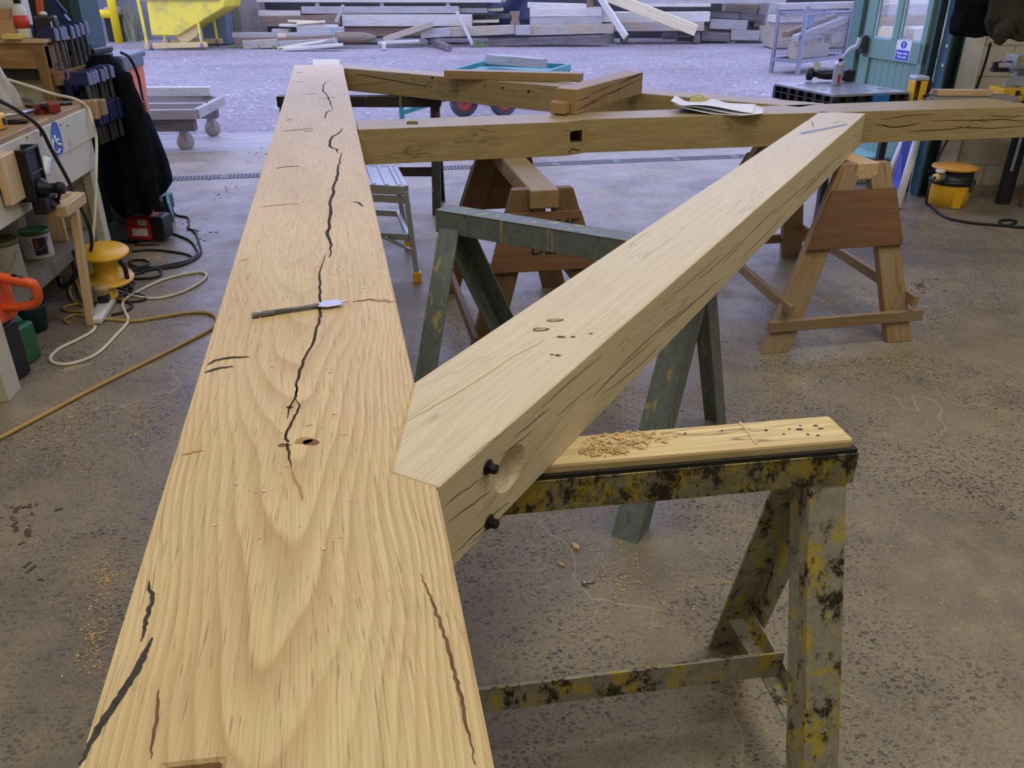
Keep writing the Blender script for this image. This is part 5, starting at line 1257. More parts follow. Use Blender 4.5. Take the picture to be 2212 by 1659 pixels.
for q0, q1 in ((tpnt(0, 0, 0), tpnt(lu, 0, 0)), (tpnt(0, 0, 0), tpnt(0, wt, 0)), (tpnt(lu, 0, 0), tpnt(lu, wt, 0)), (tpnt(0, wt, 0), tpnt(lu, wt, 0))):
    inn = (tpnt(lu / 2, wt / 2, 0) - (q0 + q1) / 2).normalized()
    mb.bar(q0 + inn * .03 + Z1 * (zt2 - .055), q1 + inn * .03 + Z1 * (zt2 - .055), .008, .08)
    for z_ in (.05, .095): mb.bar(q0 + inn * .012 + Z1 * (zt2 - z_), q1 + inn * .012 + Z1 * (zt2 - z_), .03, .006)
    n = int((q1 - q0).length / .085)
    for i in range(n + 1): 
        q = q0.lerp(q1, i / n); mb.bar(q + inn * .006 + Z1 * (zt2 - .1), q + inn * .035 + Z1 * (zt2 - .016), .012, .01) if False else mb.frame(q + inn * .015 + Z1 * (zt2 - .056), (.008, .03, .08), (q1 - q0).normalized(), inn, Z1)
mb.build('ribbed_skirt', blackp, o)
for k in (.62,):
    mb = MB(o.location); mb.frame(tpnt(lu * k, -.004, zt2 - .045), (.13, .02, .07), u, v, Z1); mb.build('blue_latch', blue_p, o, bevel=.006)
for a, b in ((.08, .06), (lu - .08, .06), (.08, wt - .06), (lu - .08, wt - .06)):
    mb = MB(o.location); mb.bar(tpnt(a, b, zt2 - .1), tpnt(a, b, 0), .06, .04, up=(1, 0, 0)); mb.build('leg', blackp, o, bevel=.004)
def tt(x, y): q = W(x, y, zt2); return V(q.x, q.y, zt2 + .001)
p = tt(1806, 184); o = thing('spray_can', 'silver spray can with red label on the black work table', 'spray can', p)
mb = MB(p); mb.lathe([(.031, 0), (.033, .004), (.033, .13), (.034, .133), (.03, .142), (.022, .15), (.014, .154)], p, (0, 0, 1), 26); mb.build('can_body', plain('can_silver', srgb(186, 192, 206), .35, .35, .04), o)
mb = MB(p); a0 = math.atan2(-p.y, -p.x)
mb.grid(lambda i, j: p + V(math.cos(a0 + .1 + .55 * i) * .0338, math.sin(a0 + .1 + .55 * i) * .0338, .012 + .06 * j), 6, 2); mb.build('red_label', red_p, o)
mb = MB(p); mb.lathe([(.012, .152), (.012, .17), (.008, .174)], p, (0, 0, 1), 14); mb.build('nozzle', blackp, o)
p = tt(1795, 178); o = thing('cordless_drill', 'black cordless drill lying behind the spray can', 'drill', p)
a = V(-.95, .25, 0).normalized(); q = p + V(.06, .06, .045)
mb = MB(p); mb.lathe([(.018, -.02), (.034, 0), (.036, .08), (.03, .13), (.022, .14), (.02, .17)], q, a, 18); mb.build('motor_body', blackp, o)
mb = MB(p); mb.bar(q + a * .03, q + a * .0 + V(.03, -.04, -.03), .035, .035); mb.build('grip', charcoal, o, bevel=.008)
mb = MB(p); mb.lathe([(.03, 0), (.045, .01), (.045, .04), (.03, .05)], q + a * .165, a, 18); mb.build('chuck_guard', blackp, o)
mb = MB(p); mb.frame(q + V(.07, -.03, 0), (.07, .06, .085), V(1, 0, 0), V(0, 1, 0), Z1); mb.build('battery', blackp, o, bevel=.012, seg=2)
mb = MB(p); mb.frame(q + a * .15 + V(0, 0, .055), (.045, .006, .05), a, V(0, 1, 0), Z1); mb.build('guard_tab', label_w, o)

# mitre saw stand with rails
Ym = 5.75; zst = .84
def M(x, y, Y=Ym): return DY(x, y, Y)
s0, s1 = M(2006, 206), M(2198, 214); zst = (s0.z + s1.z) / 2 + .01
o = thing('saw_stand', 'aluminium mitre saw stand behind the cross beam', 'stand', V((s0.x + s1.x) / 2, Ym, 0))
mb = MB(o.location); mb.box(V((s0.x + s1.x) / 2, Ym, zst - .02), (s1.x - s0.x, .06, .035)); mb.box(V((s0.x + s1.x) / 2, Ym + .12, zst - .02), (s1.x - s0.x, .05, .035)); mb.build('rail', alu, o, bevel=.004)
for dx in (.12, s1.x - s0.x - .12):
    mb = MB(o.location); mb.bar(V(s0.x + dx, Ym + .10, zst - .04), V(s0.x + dx, 6.49, zst - .30), .03, .03); mb.build('wall_bracket', alu, o)
mb = MB(o.location); mb.lathe([(.018, 0), (.018, .02)], V(s1.x - .0, Ym, zst - .02), (1, 0, 0), 14); mb.build('end_cap', yellow_t, o)
b0, b1 = M(2021, 205), M(2138, 205); mb = MB(V((b0.x + b1.x) / 2, Ym, zst)); mb.box(V((b0.x + b1.x) / 2, Ym + .02, zst + .018), (b1.x - b0.x, .10, .034), -.02); one(mb, 'pine_offcut', pine, 'short pine offcut lying on the saw stand rails', 'wood offcut', bevel=.002)
# yellow work stop / head unit on the stand end
c = M(1983, 190); p = V(c.x, Ym, zst - .03)
o = thing('stand_head', 'yellow mitre saw mounting bracket standing at the left end of the saw stand', 'bracket', V(c.x - .005, Ym, zst - .06)); p = o.location.copy()
h = M(1984, 163).z - p.z
mb = MB(p)
for dx in (-.040, .036): mb.box(p + V(dx, 0, h * .5), (.012, .10, h * .72))
mb.box(p + V(0, .045, h * .5), (.078, .012, h * .7)); mb.box(p + V(.016, -.045, h * .5), (.04, .012, h * .68)); mb.build('yellow_housing', yellow_t, o, bevel=.006, seg=2)
mb = MB(p); mb.box(p + V(0, 0, h * .92), (.098, .11, h * .16)); mb.build('grey_head', plain('tool_grey', srgb(176, 182, 192), .4), o, bevel=.012, seg=2)
mb = MB(p); mb.box(p + V(0, 0, .022), (.098, .10, .05), taper=.8); mb.build('clamp_foot', charcoal, o, bevel=.006)
mb = MB(p); mb.tube([p + V(.02, -.07, h * .33), p + V(.045, -.085, h * .43)], .012, 10); mb.build('lever', blackp, o)
mb = MB(p); mb.lathe([(.05, 0), (.05, .02)], p + V(.07, .05, h * .62), (.5, -1, 0), 20); mb.build('knob', blackp, o)

# mitre saw at the right edge of the frame
Yq = 5.95
o = thing('mitre_saw', 'yellow and grey mitre saw at the right edge of the picture', 'mitre saw', V(DY(2190, 210, Yq).x, Yq, zst)); p = o.location.copy()
def qb(mb, x0, y0, x1, y1, dep=.14, off=0, mi=0):
    A = DY(x0, y1, Yq); Bq = DY(x1, y0, Yq); mb.box(V((A.x + Bq.x) / 2, Yq + off, (A.z + Bq.z) / 2), (Bq.x - A.x, dep, Bq.z - A.z), 0, mi); return mb
a_ = DY(2152, 188, Yq); b_ = DY(2230, 188, Yq); c_ = DY(2230, 214, Yq); d_ = DY(2195, 214, Yq); e_ = DY(2192, 200, Yq); f_ = DY(2150, 206, Yq)
mb = MB(p); mb.prism([a_ + V(0, -.1, 0), b_ + V(0, -.1, 0), c_ + V(0, -.1, 0), d_ + V(0, -.1, 0), e_ + V(0, -.1, 0), f_ + V(0, -.1, 0)], (0, .2, 0)); mb.build('yellow_base', yellow_t, o, bevel=.006, seg=2)
mb = MB(p); qb(mb, 2175, 192, 2187, 203, .21); qb(mb, 2196, 190, 2200, 206, .21); mb.build('base_vent', black_and_shade, o)
mb = MB(p); pl = [DY(x, y, Yq) + V(0, -.03, 0) for x, y in ((2162, 186), (2166, 178), (2178, 168), (2186, 163), (2230, 163), (2230, 200), (2204, 196), (2200, 184), (2180, 184), (2176, 190))]
mb.prism(pl, (0, .012, 0)); mb.build('fence', plain('fence_blue_grey', srgb(176, 190, 214), .35, .3), o, bevel=.002)
mb = MB(p); qb(mb, 2182, 117, 2235, 147, .16, .02); mb.build('blade_guard', plain('saw_grey', srgb(176, 176, 166), .45), o, bevel=.014, seg=2)
mb = MB(p); qb(mb, 2194, 122, 2204, 130, .004, -.063); qb(mb, 2206, 122, 2230, 131, .004, -.063); mb.build('warning_label', [yellow_t], o)
mb = MB(p); mb.tube([DY(2155, 133, Yq), DY(2184, 133, Yq)], .009, 12); mb.build('slide_rod', steel, o)
mb = MB(p); mb.tube([DY(2150, 134, Yq + .0), DY(2150, 152, Yq)], .02, 12); qb(mb, 2146, 147, 2180, 156, .06, .03); mb.build('rod_carrier', blackp, o, bevel=.003)
mb = MB(p); qb(mb, 2180, 147, 2186, 158, .08); qb(mb, 2186, 151, 2200, 154, .02); qb(mb, 2196, 147, 2220, 186, .06, .05); mb.build('pivot_arm', galv, o, bevel=.003)

# jackets at top right
jacket('hanging_coat', 'black coat hanging on the right wall above the saw', [(-40, 2075, 2150), (-10, 2066, 2160), (20, 2062, 2165), (40, 2054, 2168), (60, 2052, 2165), (70, 2053, 2150), (76, 2070, 2140)], 5.80, .10, cloth_black, 5)
jacket('hanging_coat', 'olive green coat with bunched sleeve hanging at the top right corner', [(-40, 2150, 2260), (-5, 2140, 2270), (25, 2136, 2270), (45, 2130, 2268), (60, 2134, 2266), (75, 2140, 2262), (83, 2152, 2256)], 5.55, .13, cloth_olive, 6, [[(2180, 55, -.08, .07), (2165, 72, -.09, .055), (2158, 88, -.1, .035), (2154, 96, -.1, .02)]])
# wall lead
P = [DY(2140, 92, 6.30), DY(2130, 130, 6.32), DY(2115, 175, 6.33), DY(2100, 210, 6.33), DY(2048, 300, 6.30), DY(2030, 335, 6.28), DY(2018, 365, 6.2), DY(2006, 372, 6.1)]
mb = MB(P[0]); mb.tube(spline(P, 6), .009, 8); one(mb, 'wall_lead', rubber, 'black lead running down the white wall behind the saw stand', 'cable')

# vacuum tub
p = V(3.25, 6.12, 0); o = thing('drum_vacuum', 'yellow tub vacuum with black collar and amber lid by the wall', 'vacuum cleaner', p); R_ = .152
mb = MB(p); mb.lathe([(.118, 0), (.125, .004), (.145, .10), (R_ * 1.0, .165), (R_, .17)], p, (0, 0, 1), 36); mb.box(p + V(.0, -.128, .065), (.06, .035, .12), 0, taper=1.1); mb.build('tub', yellow_p, o)
mb = MB(p); mb.lathe([(.157, .165), (.16, .18), (.156, .195), (.14, .20), (.135, .26), (.14, .265)], p, (0, 0, 1), 36); mb.build('collar', blackp, o)
mb = MB(p); mb.lathe([(.14, .262), (.157, .27), (.155, .285), (.12, .292), (.001, .294)], p, (0, 0, 1), 40); mb.build('lid', yellow_lid, o)
mb = MB(p); a = -1.05
mb.frame(p + V(math.cos(a) * .163, math.sin(a) * .163, .17), (.012, .03, .10), V(math.cos(a), math.sin(a), 0), V(-math.sin(a), math.cos(a), 0), Z1); mb.build('latch', charcoal, o, bevel=.004)
mb = MB(p); q = p + V(-.12, -.09, .225); mb.lathe([(.032, 0), (.034, .05), (.026, .055)], q, (-.9, -.5, .05), 20); mb.build('socket', plain('socket_grey', srgb(120, 120, 112), .5), o)
mb = MB(p); mb.lathe([(.024, .05), (.026, .085), (.012, .09)], q, (-.9, -.5, .05), 16); mb.build('plug', plain('plug_yellow', srgb(224, 206, 110), .5), o)
mb = MB(p); mb.lathe([(.001, 0), (.034, .002), (.034, .01), (.001, .014)], q + V(-.035, -.02, .04), (-.1, -.2, 1), 20); mb.build('socket_flap', cable_w, o)
e = q + V(-.9, -.5, .05).normalized() * .088
cable('black lead of the yellow vacuum curling on the floor', 'vacuum_lead', [(2003, 440), (2040, 468), (2090, 480), (2140, 485), (2175, 487), (2195, 480), (2185, 475), (2160, 477), (2165, 485), (2190, 490), (2240, 492)], .009, rubber, pre=[tuple(e), tuple(e + V(-.04, -.03, -.03)), tuple(V(e.x - .05, e.y - .05, .09))])

# leaning white pipes, blue sheet, pale box, post, board
def pipe(label, f, t_, r):
    mb = MB(V(f.x, f.y, 0)); mb.tube([f, t_], r, 16); return one(mb, 'plastic_pipe', white_p, label, 'pipe', 'white pipes leaning by the column')
pipe('thicker speckled white pipe leaning right of the sawhorse', W(1937, 452, .0) + V(0, 0, .01), DY(1976, 308, 6.24) + V(.03, .02, .12), .028)
pipe('second white pipe leaning behind the speckled one', W(1905, 420, 0) + V(0, 0, .01), DY(1957, 300, 6.56) + V(.03, .02, .12), .03)
A, Bq = W(1920, 440, 0), DY(1965, 305, 6.42)
mb = MB(V(A.x, A.y, 0)); mb.prism([W(1918, 432, .002), W(1945, 436, .002), DY(1972, 306, 6.5), DY(1950, 306, 6.5)], (0, .006, 0)); one(mb, 'blue_sheet', plain('violet_blue_sheet', srgb(108, 116, 234), .4), 'bright blue plastic sheet between the leaning white pipes', 'sheet')
p = V(DY(1880, 350, 6.9).x, 7.0, 0); o_ = thing('pale_crate', 'pale teal topped crate seen past the brace end', 'crate', p)
zc_ = ZA(6.8, 345); mb = MB(p); mb.box(p + V(0, 0, zc_ / 2), (.34, .4, zc_)); mb.build('crate_body', plain('crate_grey', srgb(170, 176, 180), .5), o_, bevel=.008)
mb = MB(p); mb.box(p + V(0, 0, zc_ + .012), (.36, .42, .022)); mb.build('crate_lid', teal_lt, o_, bevel=.006)
A = W(2165, 440); mb = MB(A); mb.bar(V(A.x, A.y, 0), V(A.x + .03, A.y + .04, .95), .09, .05, up=(0, 1, 0)); mb.bar(V(A.x - .02, A.y - .035, .25), V(A.x + .01, A.y - .01, .92), .012, .02, up=(0, 1, 0), mi=1); one(mb, 'black_post', [blackp, galv], 'slim black metal post standing against the white wall', 'post')
A = W(2212, 447); o_ = thing('door_board', 'worn brown board standing at the right edge under the cross beam', 'board', V(A.x + .10, A.y + .02, 0))
mb = MB(o_.location); mb.box(o_.location + V(.05, 0, .40), (.36, .05, .80), .05); mb.build('board_face', saw_dark, o_, bevel=.004)
mb = MB(o_.location); mb.box(o_.location + V(.02, -.04, .22), (.14, .03, .10), .05); mb.build('cross_batten', saw_dark, o_, bevel=.004)
# ================================================================ the yard
random.seed(21)
YG = -.022
# bay walls behind the timber, the back one darkened to stand for shade
mb = MB((0, 0, 0)); mb.box(V(2, 24.2, 1.6), (36, .4, 3.3)); struct(mb.build('wall_yard_back', dark_wall))
mb = MB((0, 0, 0)); q = DY(545, 40, 23.4); mb.box(V(q.x - .05, 23.3, 1.2), (.75, .5, 2.45)); struct(mb.build('wall_yard_pier', plain('pier_concrete', srgb(140, 132, 124), .85, 0, .1, 2, srgb(110, 96, 82), (.5, .7), 2)))
mb = MB((0, 0, 0)); q = DY(330, 40, 23.6); mb.box(V(q.x - .6, 23.7, .8), (4.4, .5, 1.7)); struct(mb.build('wall_yard_left', block_g))

def Lp(label, x0, y0, x1, y1, h, Y=None, dep=.28, m=0, name='timber', cat='timber', Y1=None, grp='weathered timbers in the yard stack'):
    if Y is None: Y = W(x0, y0 + h, YG).y; Y1 = Y if Y1 is None else Y1
    if Y1 is None: Y1 = Y
    a, b = DY(x0, y0, Y), DY(x1, y1, Y1); hm = ZA((Y + Y1) / 2, (y0 + y1) / 2) - ZA((Y + Y1) / 2, (y0 + y1) / 2 + h)
    a = a - V(0, 0, hm / 2); b = b - V(0, 0, hm / 2); c = (a + b) / 2; org = V(c.x, c.y + dep / 2, max(YG, min(a.z, b.z) - hm / 2))
    mb = MB(org); off = V(0, dep / 2, 0); mb.bar(a + off, b + off, dep, hm)
    return one(mb, name, weather[m], label, cat, grp, bevel=.008)
T_ = [
 ('longest pale board along the top of the left stack', 552, -9, 1083, -8, 14, 21.6, .9, 2),
 ('tan board end beside the longest pale board', 1084, -8, 1092, -8, 13, 21.7, .8, 1),
 ('upper grey beam of the left stack, under the black gap', 650, 14, 991, 13, 16, 21.6, .8, 0),
 ('pale short beam at the left end of the upper grey beam', 557, 23, 649, 23, 12, 21.65, .6, 2),
 ('rough barky timber under the pale short beam', 566, 36, 733, 31, 22, 21.5, .5, 3),
 ('thick grey beam below the upper grey beam', 737, 31, 1019, 31, 26, 21.6, .7, 2),
 ('brown beam at the bottom of the left stack', 735, 57, 1019, 56, 22, 21.7, .7, 3),
 ('grey board end poking out right of the upper grey beam', 991, 17, 1053, 17, 11, 21.8, .5, 0),
 ('orange tan board end right of the grey board end', 1054, 18, 1087, 18, 6, 21.9, .4, 4),
 ('pale greenish batten right of the left stack', 1020, 44, 1078, 43, 6, 21.8, .3, 4),
 ('dull grey beam behind the pale greenish batten', 1016, 33, 1102, 31, 9, 22.3, .4, 5),
 ('long low grey sleeper at the far left of the stack', 500, 71, 605, 71, 11, 20.9, .25, 0),
 ('middle low sleeper at the far left of the stack', 505, 81, 600, 81, 14, 20.75, .2, 3),
 ('front low sleeper at the far left of the stack', 523, 88, 597, 85, 18, None, .2, 1),
 ('short grey block on the low sleepers', 586, 63, 622, 63, 10, 20.9, .25, 0),
 ('blue strapped grey post in the low pile', 640, 58, 741, 58, 13, 20.75, .16, 0),
 ('grey post under the strapped post', 620, 71, 741, 67, 9, 20.7, .2, 0),
 ('splintered grey plank in the low pile', 600, 82, 728, 75, 10, 20.6, .25, 3),
 ('lower splintered plank in the low pile', 597, 89, 728, 83, 12, 20.5, .2, 0),
 ('tan block end behind the low pile', 598, 72, 620, 72, 11, 20.8, .2, 4),
 ('pale batten lying on top of the low pile', 621, 43, 701, 46, 5, 20.9, .1, 4),
 ('second pale batten crossing on top of the low pile', 640, 49, 701, 44, 5, 20.8, .1, 4),
 ('long pale batten under the crossed battens', 602, 52, 728, 54, 6, 20.85, .2, 2),
 ('slim batten leaning up at the front of the low pile', 598, 102, 706, 85, 4, 20.25, .06, 4),
 ('second slim batten leaning at the front of the low pile', 610, 103, 700, 88, 4, 20.2, .06, 2),
 ('pale plank on the ground before the low pile', 610, 104, 738, 94, 7, None, .2, 2),
 ('short stick leaning on the rough barky timber', 725, 44, 741, 7, 8, 20.9, .06, 0),
 ('stout plank leaning up to the right before the brown beam', 828, 80, 934, 45, 13, 20.9, .2, 1),
 ('short grey beam end below the leaning stout plank', 908, 64, 973, 60, 19, 21.0, .25, 0),
 ('tan beam between grey beam end and square block', 972, 60, 1112, 54, 20, 21.05, .25, 1),
 ('square grey block left of the squared stack', 1113, 55, 1146, 55, 21, 21.0, .3, 0),
 ('flat offcut on the ground below the leaning stout plank', 816, 90, 905, 86, 6, 20.75, .15, 2),
 ('long flat offcut on the gravel below the leaning stout plank', 815, 93, 923, 91, 6, None, .15, 0),
 ('stick leaning against the left stack', 986, 21, 1021, 93, 8, 20.95, .06, 2),
 ('top course of the squared stack right of centre', 1145, 18, 1301, 16, 19, 21.2, .5, 2),
 ('middle course of the squared stack right of centre', 1145, 38, 1301, 35, 18, 21.2, .5, 0),
 ('bottom course of the squared stack right of centre', 1144, 56, 1326, 51, 21, 21.15, .5, 1),
 ('long dark kerb timber on the ground before the squared stack', 1055, 84, 1308, 75, 17, None, .25, 5),
 ('grey block at the right end of the dark kerb timber', 1309, 72, 1328, 71, 21, None, .25, 0),
 ('thin boards over the squared stack', 1140, 6, 1268, 9, 11, 21.3, .5, 2),
 ('reddish block among the boards over the squared stack', 1270, -5, 1282, -5, 22, 21.3, .3, 3),
 ('pale block end right of the squared stack', 1301, 20, 1325, 20, 28, 21.3, .4, 2),
 ('pale lower beam of the right stack', 1326, 27, 1535, 25, 22, 21.8, .6, 2),
 ('tan bottom beam of the right stack', 1327, 48, 1522, 47, 20, 21.8, .6, 1),
 ('thin pale board near the top of the right stack', 1390, 8, 1536, 8, 7, 21.9, .7, 2),
 ('wide grey board at the top of the right stack', 1362, -8, 1700, -8, 16, 22.0, .7, 0),
 ('grey stub on the ground between right stack and leaning beam', 1433, 72, 1462, 72, 13, None, .2, 5),
 ('dark plank on top of the short block pile', 1532, 24, 1599, 28, 14, 22.25, .5, 5),
 ('second dark plank on top of the short block pile', 1600, 27, 1652, 33, 15, 22.3, .5, 5),
 ('grey cube beam with a cream end in the short block pile', 1535, 40, 1616, 44, 22, 22.2, .4, 0),
 ('low beam reaching left in the short block pile', 1504, 57, 1578, 61, 34, 22.4, .4, 1),
 ('bottom beam of the short block pile', 1580, 65, 1643, 66, 22, 22.2, .35, 0),
 ('thin slab left of the bottom beam', 1516, 68, 1578, 71, 20, 22.15, .3, 5),
 ('kerb timber on the ground before the short block pile', 1463, 78, 1570, 82, 11, None, .2, 3),
 ('cut block at the end of the kerb timber', 1568, 82, 1590, 83, 11, None, .2, 0),
 ('blue painted beam end right of the short block pile', 1644, 56, 1669, 52, 33, 22.2, .4, 1),
 ('grey slab over the blue painted end', 1630, 49, 1657, 51, 9, 22.3, .4, 5),
 ('grey beam lying high behind the short block pile', 1570, 7, 1637, 9, 40, 22.9, .5, 1),
 ('pale beam across the top right behind the block pile', 1640, 1, 1663, 4, 86, 22.9, .4, 0),
 ('upright post behind the wire stillage', 1664, 4, 1679, 5, 97, 21.0, .16, 0),
 ('long wide beam high behind the wire stillage', 1686, 8, 1905, 3, 14, 20.2, .5, 0),
 ('pale lower beam behind the wire stillage', 1672, 34, 1900, 32, 15, 20.4, .5, 2),
 ('grey bottom beam behind the wire stillage', 1672, 48, 1900, 46, 56, 20.5, .5, 1),
 ('white timber highest in the door panes', 1905, -10, 2080, -14, 22, 19.3, .6, 2),
 ('second timber down in the stack seen through the door panes', 1905, 12, 2080, 8, 22, 19.3, .55, 0),
 ('third timber down in the stack seen through the door panes', 1905, 34, 2080, 30, 22, 19.3, .55, 1),
 ('fourth timber down in the stack seen through the door panes', 1905, 56, 2080, 52, 24, 19.3, .55, 2),
 ('lowest timber in the stack seen through the door panes', 1905, 80, 2080, 76, 30, 19.3, .6, 0),
 ('fresh cut block in the left door pane', 1918, 58, 1950, 62, 32, 18.4, .4, 4),
 ('pale slab in the right door pane', 1978, 62, 2040, 56, 32, 18.4, .4, 2),
 ('long bottom timber seen through the door', 1890, 89, 2080, 86, 31, 18.35, .5, 1),
]
for t in T_: Lp(t[0], t[1], t[2], t[3], t[4], t[5], t[6], t[7], t[8])
# sticker blocks in the black gap
for x, y_, d in ((1700, 22, 'left'), (1850, 20, 'right')):
    Lp(d + ' spacer block in the gap of the stack behind the wire stillage', x, y_, x + 9, y_, 13, 20.3, .3, 0, name='spacer_block', cat='wood block', grp='spacer blocks in the stillage stack')
for x, d in ((1345, 'left'), (1500, 'right')):
    Lp(d + ' bearer block under the right stack', x, 68, x + 14, 68, 25, 21.9, .4, 5, name='spacer_block', cat='wood block', grp='bearers under the right stack')
for x, d in ((680, 'left'), (820, 'middle'), (963, 'right')):
    Lp(d + ' spacer block in the gap of the left stack', x, 5, x + 9, 5, 9, 21.65, .3, 0, name='spacer_block', cat='wood block', grp='spacer blocks in the left stack')
# two leaning pale beams
def lean(label, x0, y0, x1, y1, w, Y0, Y1, dep, m):
    a = DY(x0, y0, Y0); b = DY(x1, y1, Y1); hm = ZA(Y1, y1) - ZA(Y1, y1 + w)
    mb = MB(V(b.x, b.y, YG)); mb.bar(a, b, dep, hm); return one(mb, 'timber', weather[m], label, 'timber', 'weathered timbers in the yard stack', bevel=.006)
lean('long pale new beam leaning down to the right', 1268, -26, 1504, 66, 24, 21.3, 20.7, .22, 4)
lean('narrow pale plank leaning under the long pale beam', 1288, -18, 1352, 80, 15, 21.0, 20.3, .07, 2)
# bark log, curved offcut, waisted block, stub
a, b = DY(724, 82, 20.7), DY(812, 81, 20.7); mb = MB(a); P = [a.lerp(b, k / 8) for k in range(9)]
mb.tube(P, [.11, .125, .13, .128, .125, .12, .11, .08, .04], 9); one(mb, 'bark_log', weather[3], 'split bark covered log tapering to the right in the low pile', 'log')
P = [V(*W(918, 87, .10)), W(940, 92, .08), W(955, 97, .07), W(970, 103, .06)]; P[0].z = .22
mb = MB(P[-1])
for i in range(3): mb.bar(P[i], P[i + 1] + (P[i + 1] - P[i]) * .05, .10, .11)
one(mb, 'curved_offcut', weather[5], 'dark bent offcut lying on the gravel before the stacks', 'offcut')
p = DY(1112, 54, 21.1); hh = ZA(21.1, 26) - ZA(21.1, 55); mb = MB(p); w_ = .12
mb.prism([p + V(-w_, 0, 0), p + V(w_, 0, 0), p + V(w_ * .8, 0, hh * .5), p + V(w_, 0, hh), p + V(-w_, 0, hh), p + V(-w_ * .55, 0, hh * .5)], (0, .2, 0)); one(mb, 'waisted_block', weather[3], 'brown block with a notched waist standing on the tan beam', 'block')
p = W(830, 107, .0); mb = MB(p); mb.bar(p + V(0, 0, .06), p + V(-.05, .3, .07), .09, .12); one(mb, 'stub_end', weather[2], 'small square stub end pointing out below the flat offcuts', 'offcut')
# strap on the strapped post
x = DY(722, 57, 20.7); mb = MB(x); mb.tube([DY(716, 57, 20.72), DY(719, 70, 20.70), DY(722, 58, 20.68), DY(721, 82, 20.60), DY(727, 94, 20.35)], .012, 6); one(mb, 'strap', teal_strap, 'loose pale blue strap hanging on the low pile', 'strap')
p = DY(1668, 43, 20.9); mb = MB(p); q = DY(1676, 34, 20.9); mb.box(V((p.x + q.x) / 2, 20.9, (p.z + q.z) / 2), (q.x - p.x + .02, .02, q.z - p.z)); one(mb, 'tag_board', label_w, 'small white tag fixed to the upright post', 'tag')
mb = MB(DY(1120, 40, 22.9)); mb.grid(lambda i, j: DY(1050 + 100 * i, -8 + 60 * j + 5 * math.sin(6 * i), 22.9 + .1 * math.sin(8 * i + 4 * j)), 12, 8); one(mb, 'tarpaulin', plain('tarp_blue', srgb(46, 54, 82), .6, 0, .2, 3), 'dark blue tarpaulin in the gap between left and squared stacks', 'tarpaulin', solid=.01)

# yellow tipping skip
Ys = 20.2
sk = thing('tipping_skip', 'worn yellow tipping skip on a low wheeled base', 'skip', V(DY(380, 95, Ys).x, Ys + .5, YG))
def S(x, y, Y=Ys): return DY(x, y, Y)
mb = MB(sk.location); pts = [S(*p) for p in ((309, -45), (492, -45), (483, 16), (384, 77), (327, 77))]
mb.prism(pts, (0, 1.25, 0)); mb.build('skip_body', skip_y, sk, bevel=.02)
mb = MB(sk.location); mb.bar(S(307, -1) - V(0, .02, 0), S(474, -1) - V(0, .02, 0), .05, .04); mb.build('body_rib', plain('skip_rib', srgb(150, 142, 80), .6), sk)
mb = MB(sk.location); pts = [S(376, 75, Ys + .1), S(428, 40, Ys + .1), S(432, 62, Ys + .1), S(424, 78, Ys + .1), S(410, 89, Ys + .1), S(392, 93, Ys + .1)]; mb.prism(pts, (0, .06, 0)); mb.build('rocker_plate', skip_r, sk)
for nm, a, b, w in (('base_beam', S(313, 99), S(447, 96), .11), ('upright', S(296, -10), S(318, 95), .05), ('upright', S(428, 50), S(436, 94), .045)):
    for dy in (0, 1.1):
        mb = MB(sk.location); off = V(0, dy, 0); mb.bar(a + off, b + off, .10 if nm == 'base_beam' else .06, w, up=(0, 0, 1) if nm == 'base_beam' else (1, 0, 0)); mb.build(nm, skip_r if nm == 'base_beam' else skip_y, sk)
for x in (328, 438):
    for dy in (0, 1.1):
        c = W(x, 112, YG); zc = .085 + YG; mb = MB(sk.location); mb.lathe([(.001, -.03), (.085, -.03), (.085, .03), (.001, .03)], V(S(x, 108).x, Ys + dy, zc), (1, .2, 0), 18); mb.build('wheel', plain('castor_grey', srgb(110, 112, 124), .6), sk)
# grey tank behind the skip
p = S(455, 75, 21.4); mb = MB(V(p.x, 21.85, YG)); mb.box(V(p.x + .05, 21.85, .45), (.62, .5, .92)); one(mb, 'steel_tank', plain('tank_grey_blue', srgb(112, 128, 136), .6), 'grey blue steel box standing behind the yellow skip', 'box', bevel=.02)
# yellow pipe barrier
bp = W(258, 93, YG); Yb = bp.y
bar = thing('pipe_barrier', 'bright yellow pipe barrier at the left of the yard', 'barrier', bp)
mb = MB(bar.location); top = V(bp.x, Yb, 2.2); mb.tube([bp, top], .10, 18); mb.build('post', barrier_y, bar)
mb = MB(bar.location); zz = ZA(Yb, 30); mb.tube([V(bp.x, Yb, zz), V(bp.x - 1.6, Yb + .1, zz)], .10, 18); mb.build('rail', barrier_y, bar)
mb = MB(bar.location); mb.tube([V(bp.x - 1.6, Yb + .1, YG), V(bp.x - 1.6, Yb + .1, 2.2)], .10, 18); mb.build('post', barrier_y, bar)
# things behind the barrier
mb = MB(DY(215, 20, 22.6)); q = DY(215, 10, 22.6)
def cor(i, j): return V(q.x - .9 + 1.6 * i, 22.6 + .03 * math.sin(j * 40), .95 + 1.2 * j)
mb.grid(cor, 4, 60); one(mb, 'corrugated_sheet', plain('corrugated_pale_blue', srgb(150, 176, 204), .5), 'pale blue corrugated sheet behind the yellow barrier', 'sheet', solid=.01)
p = DY(226, 84, 22.0); mb = MB(V(p.x, 22.8, YG)); mb.box(V(p.x, 22.8, .30), (.42, .3, .62)); one(mb, 'dark_crate', black_and_shade, 'dark crate at the foot of the yellow barrier', 'crate', bevel=.01)
mb = MB(V(p.x, 22.8, .62)); mb.box(V(p.x - .02, 22.8, .70), (.36, .26, .16)); one(mb, 'grey_sack', plain('sack_grey', srgb(170, 174, 186), .8), 'pale grey sack lying on the dark crate', 'sack', bevel=.05, seg=3)

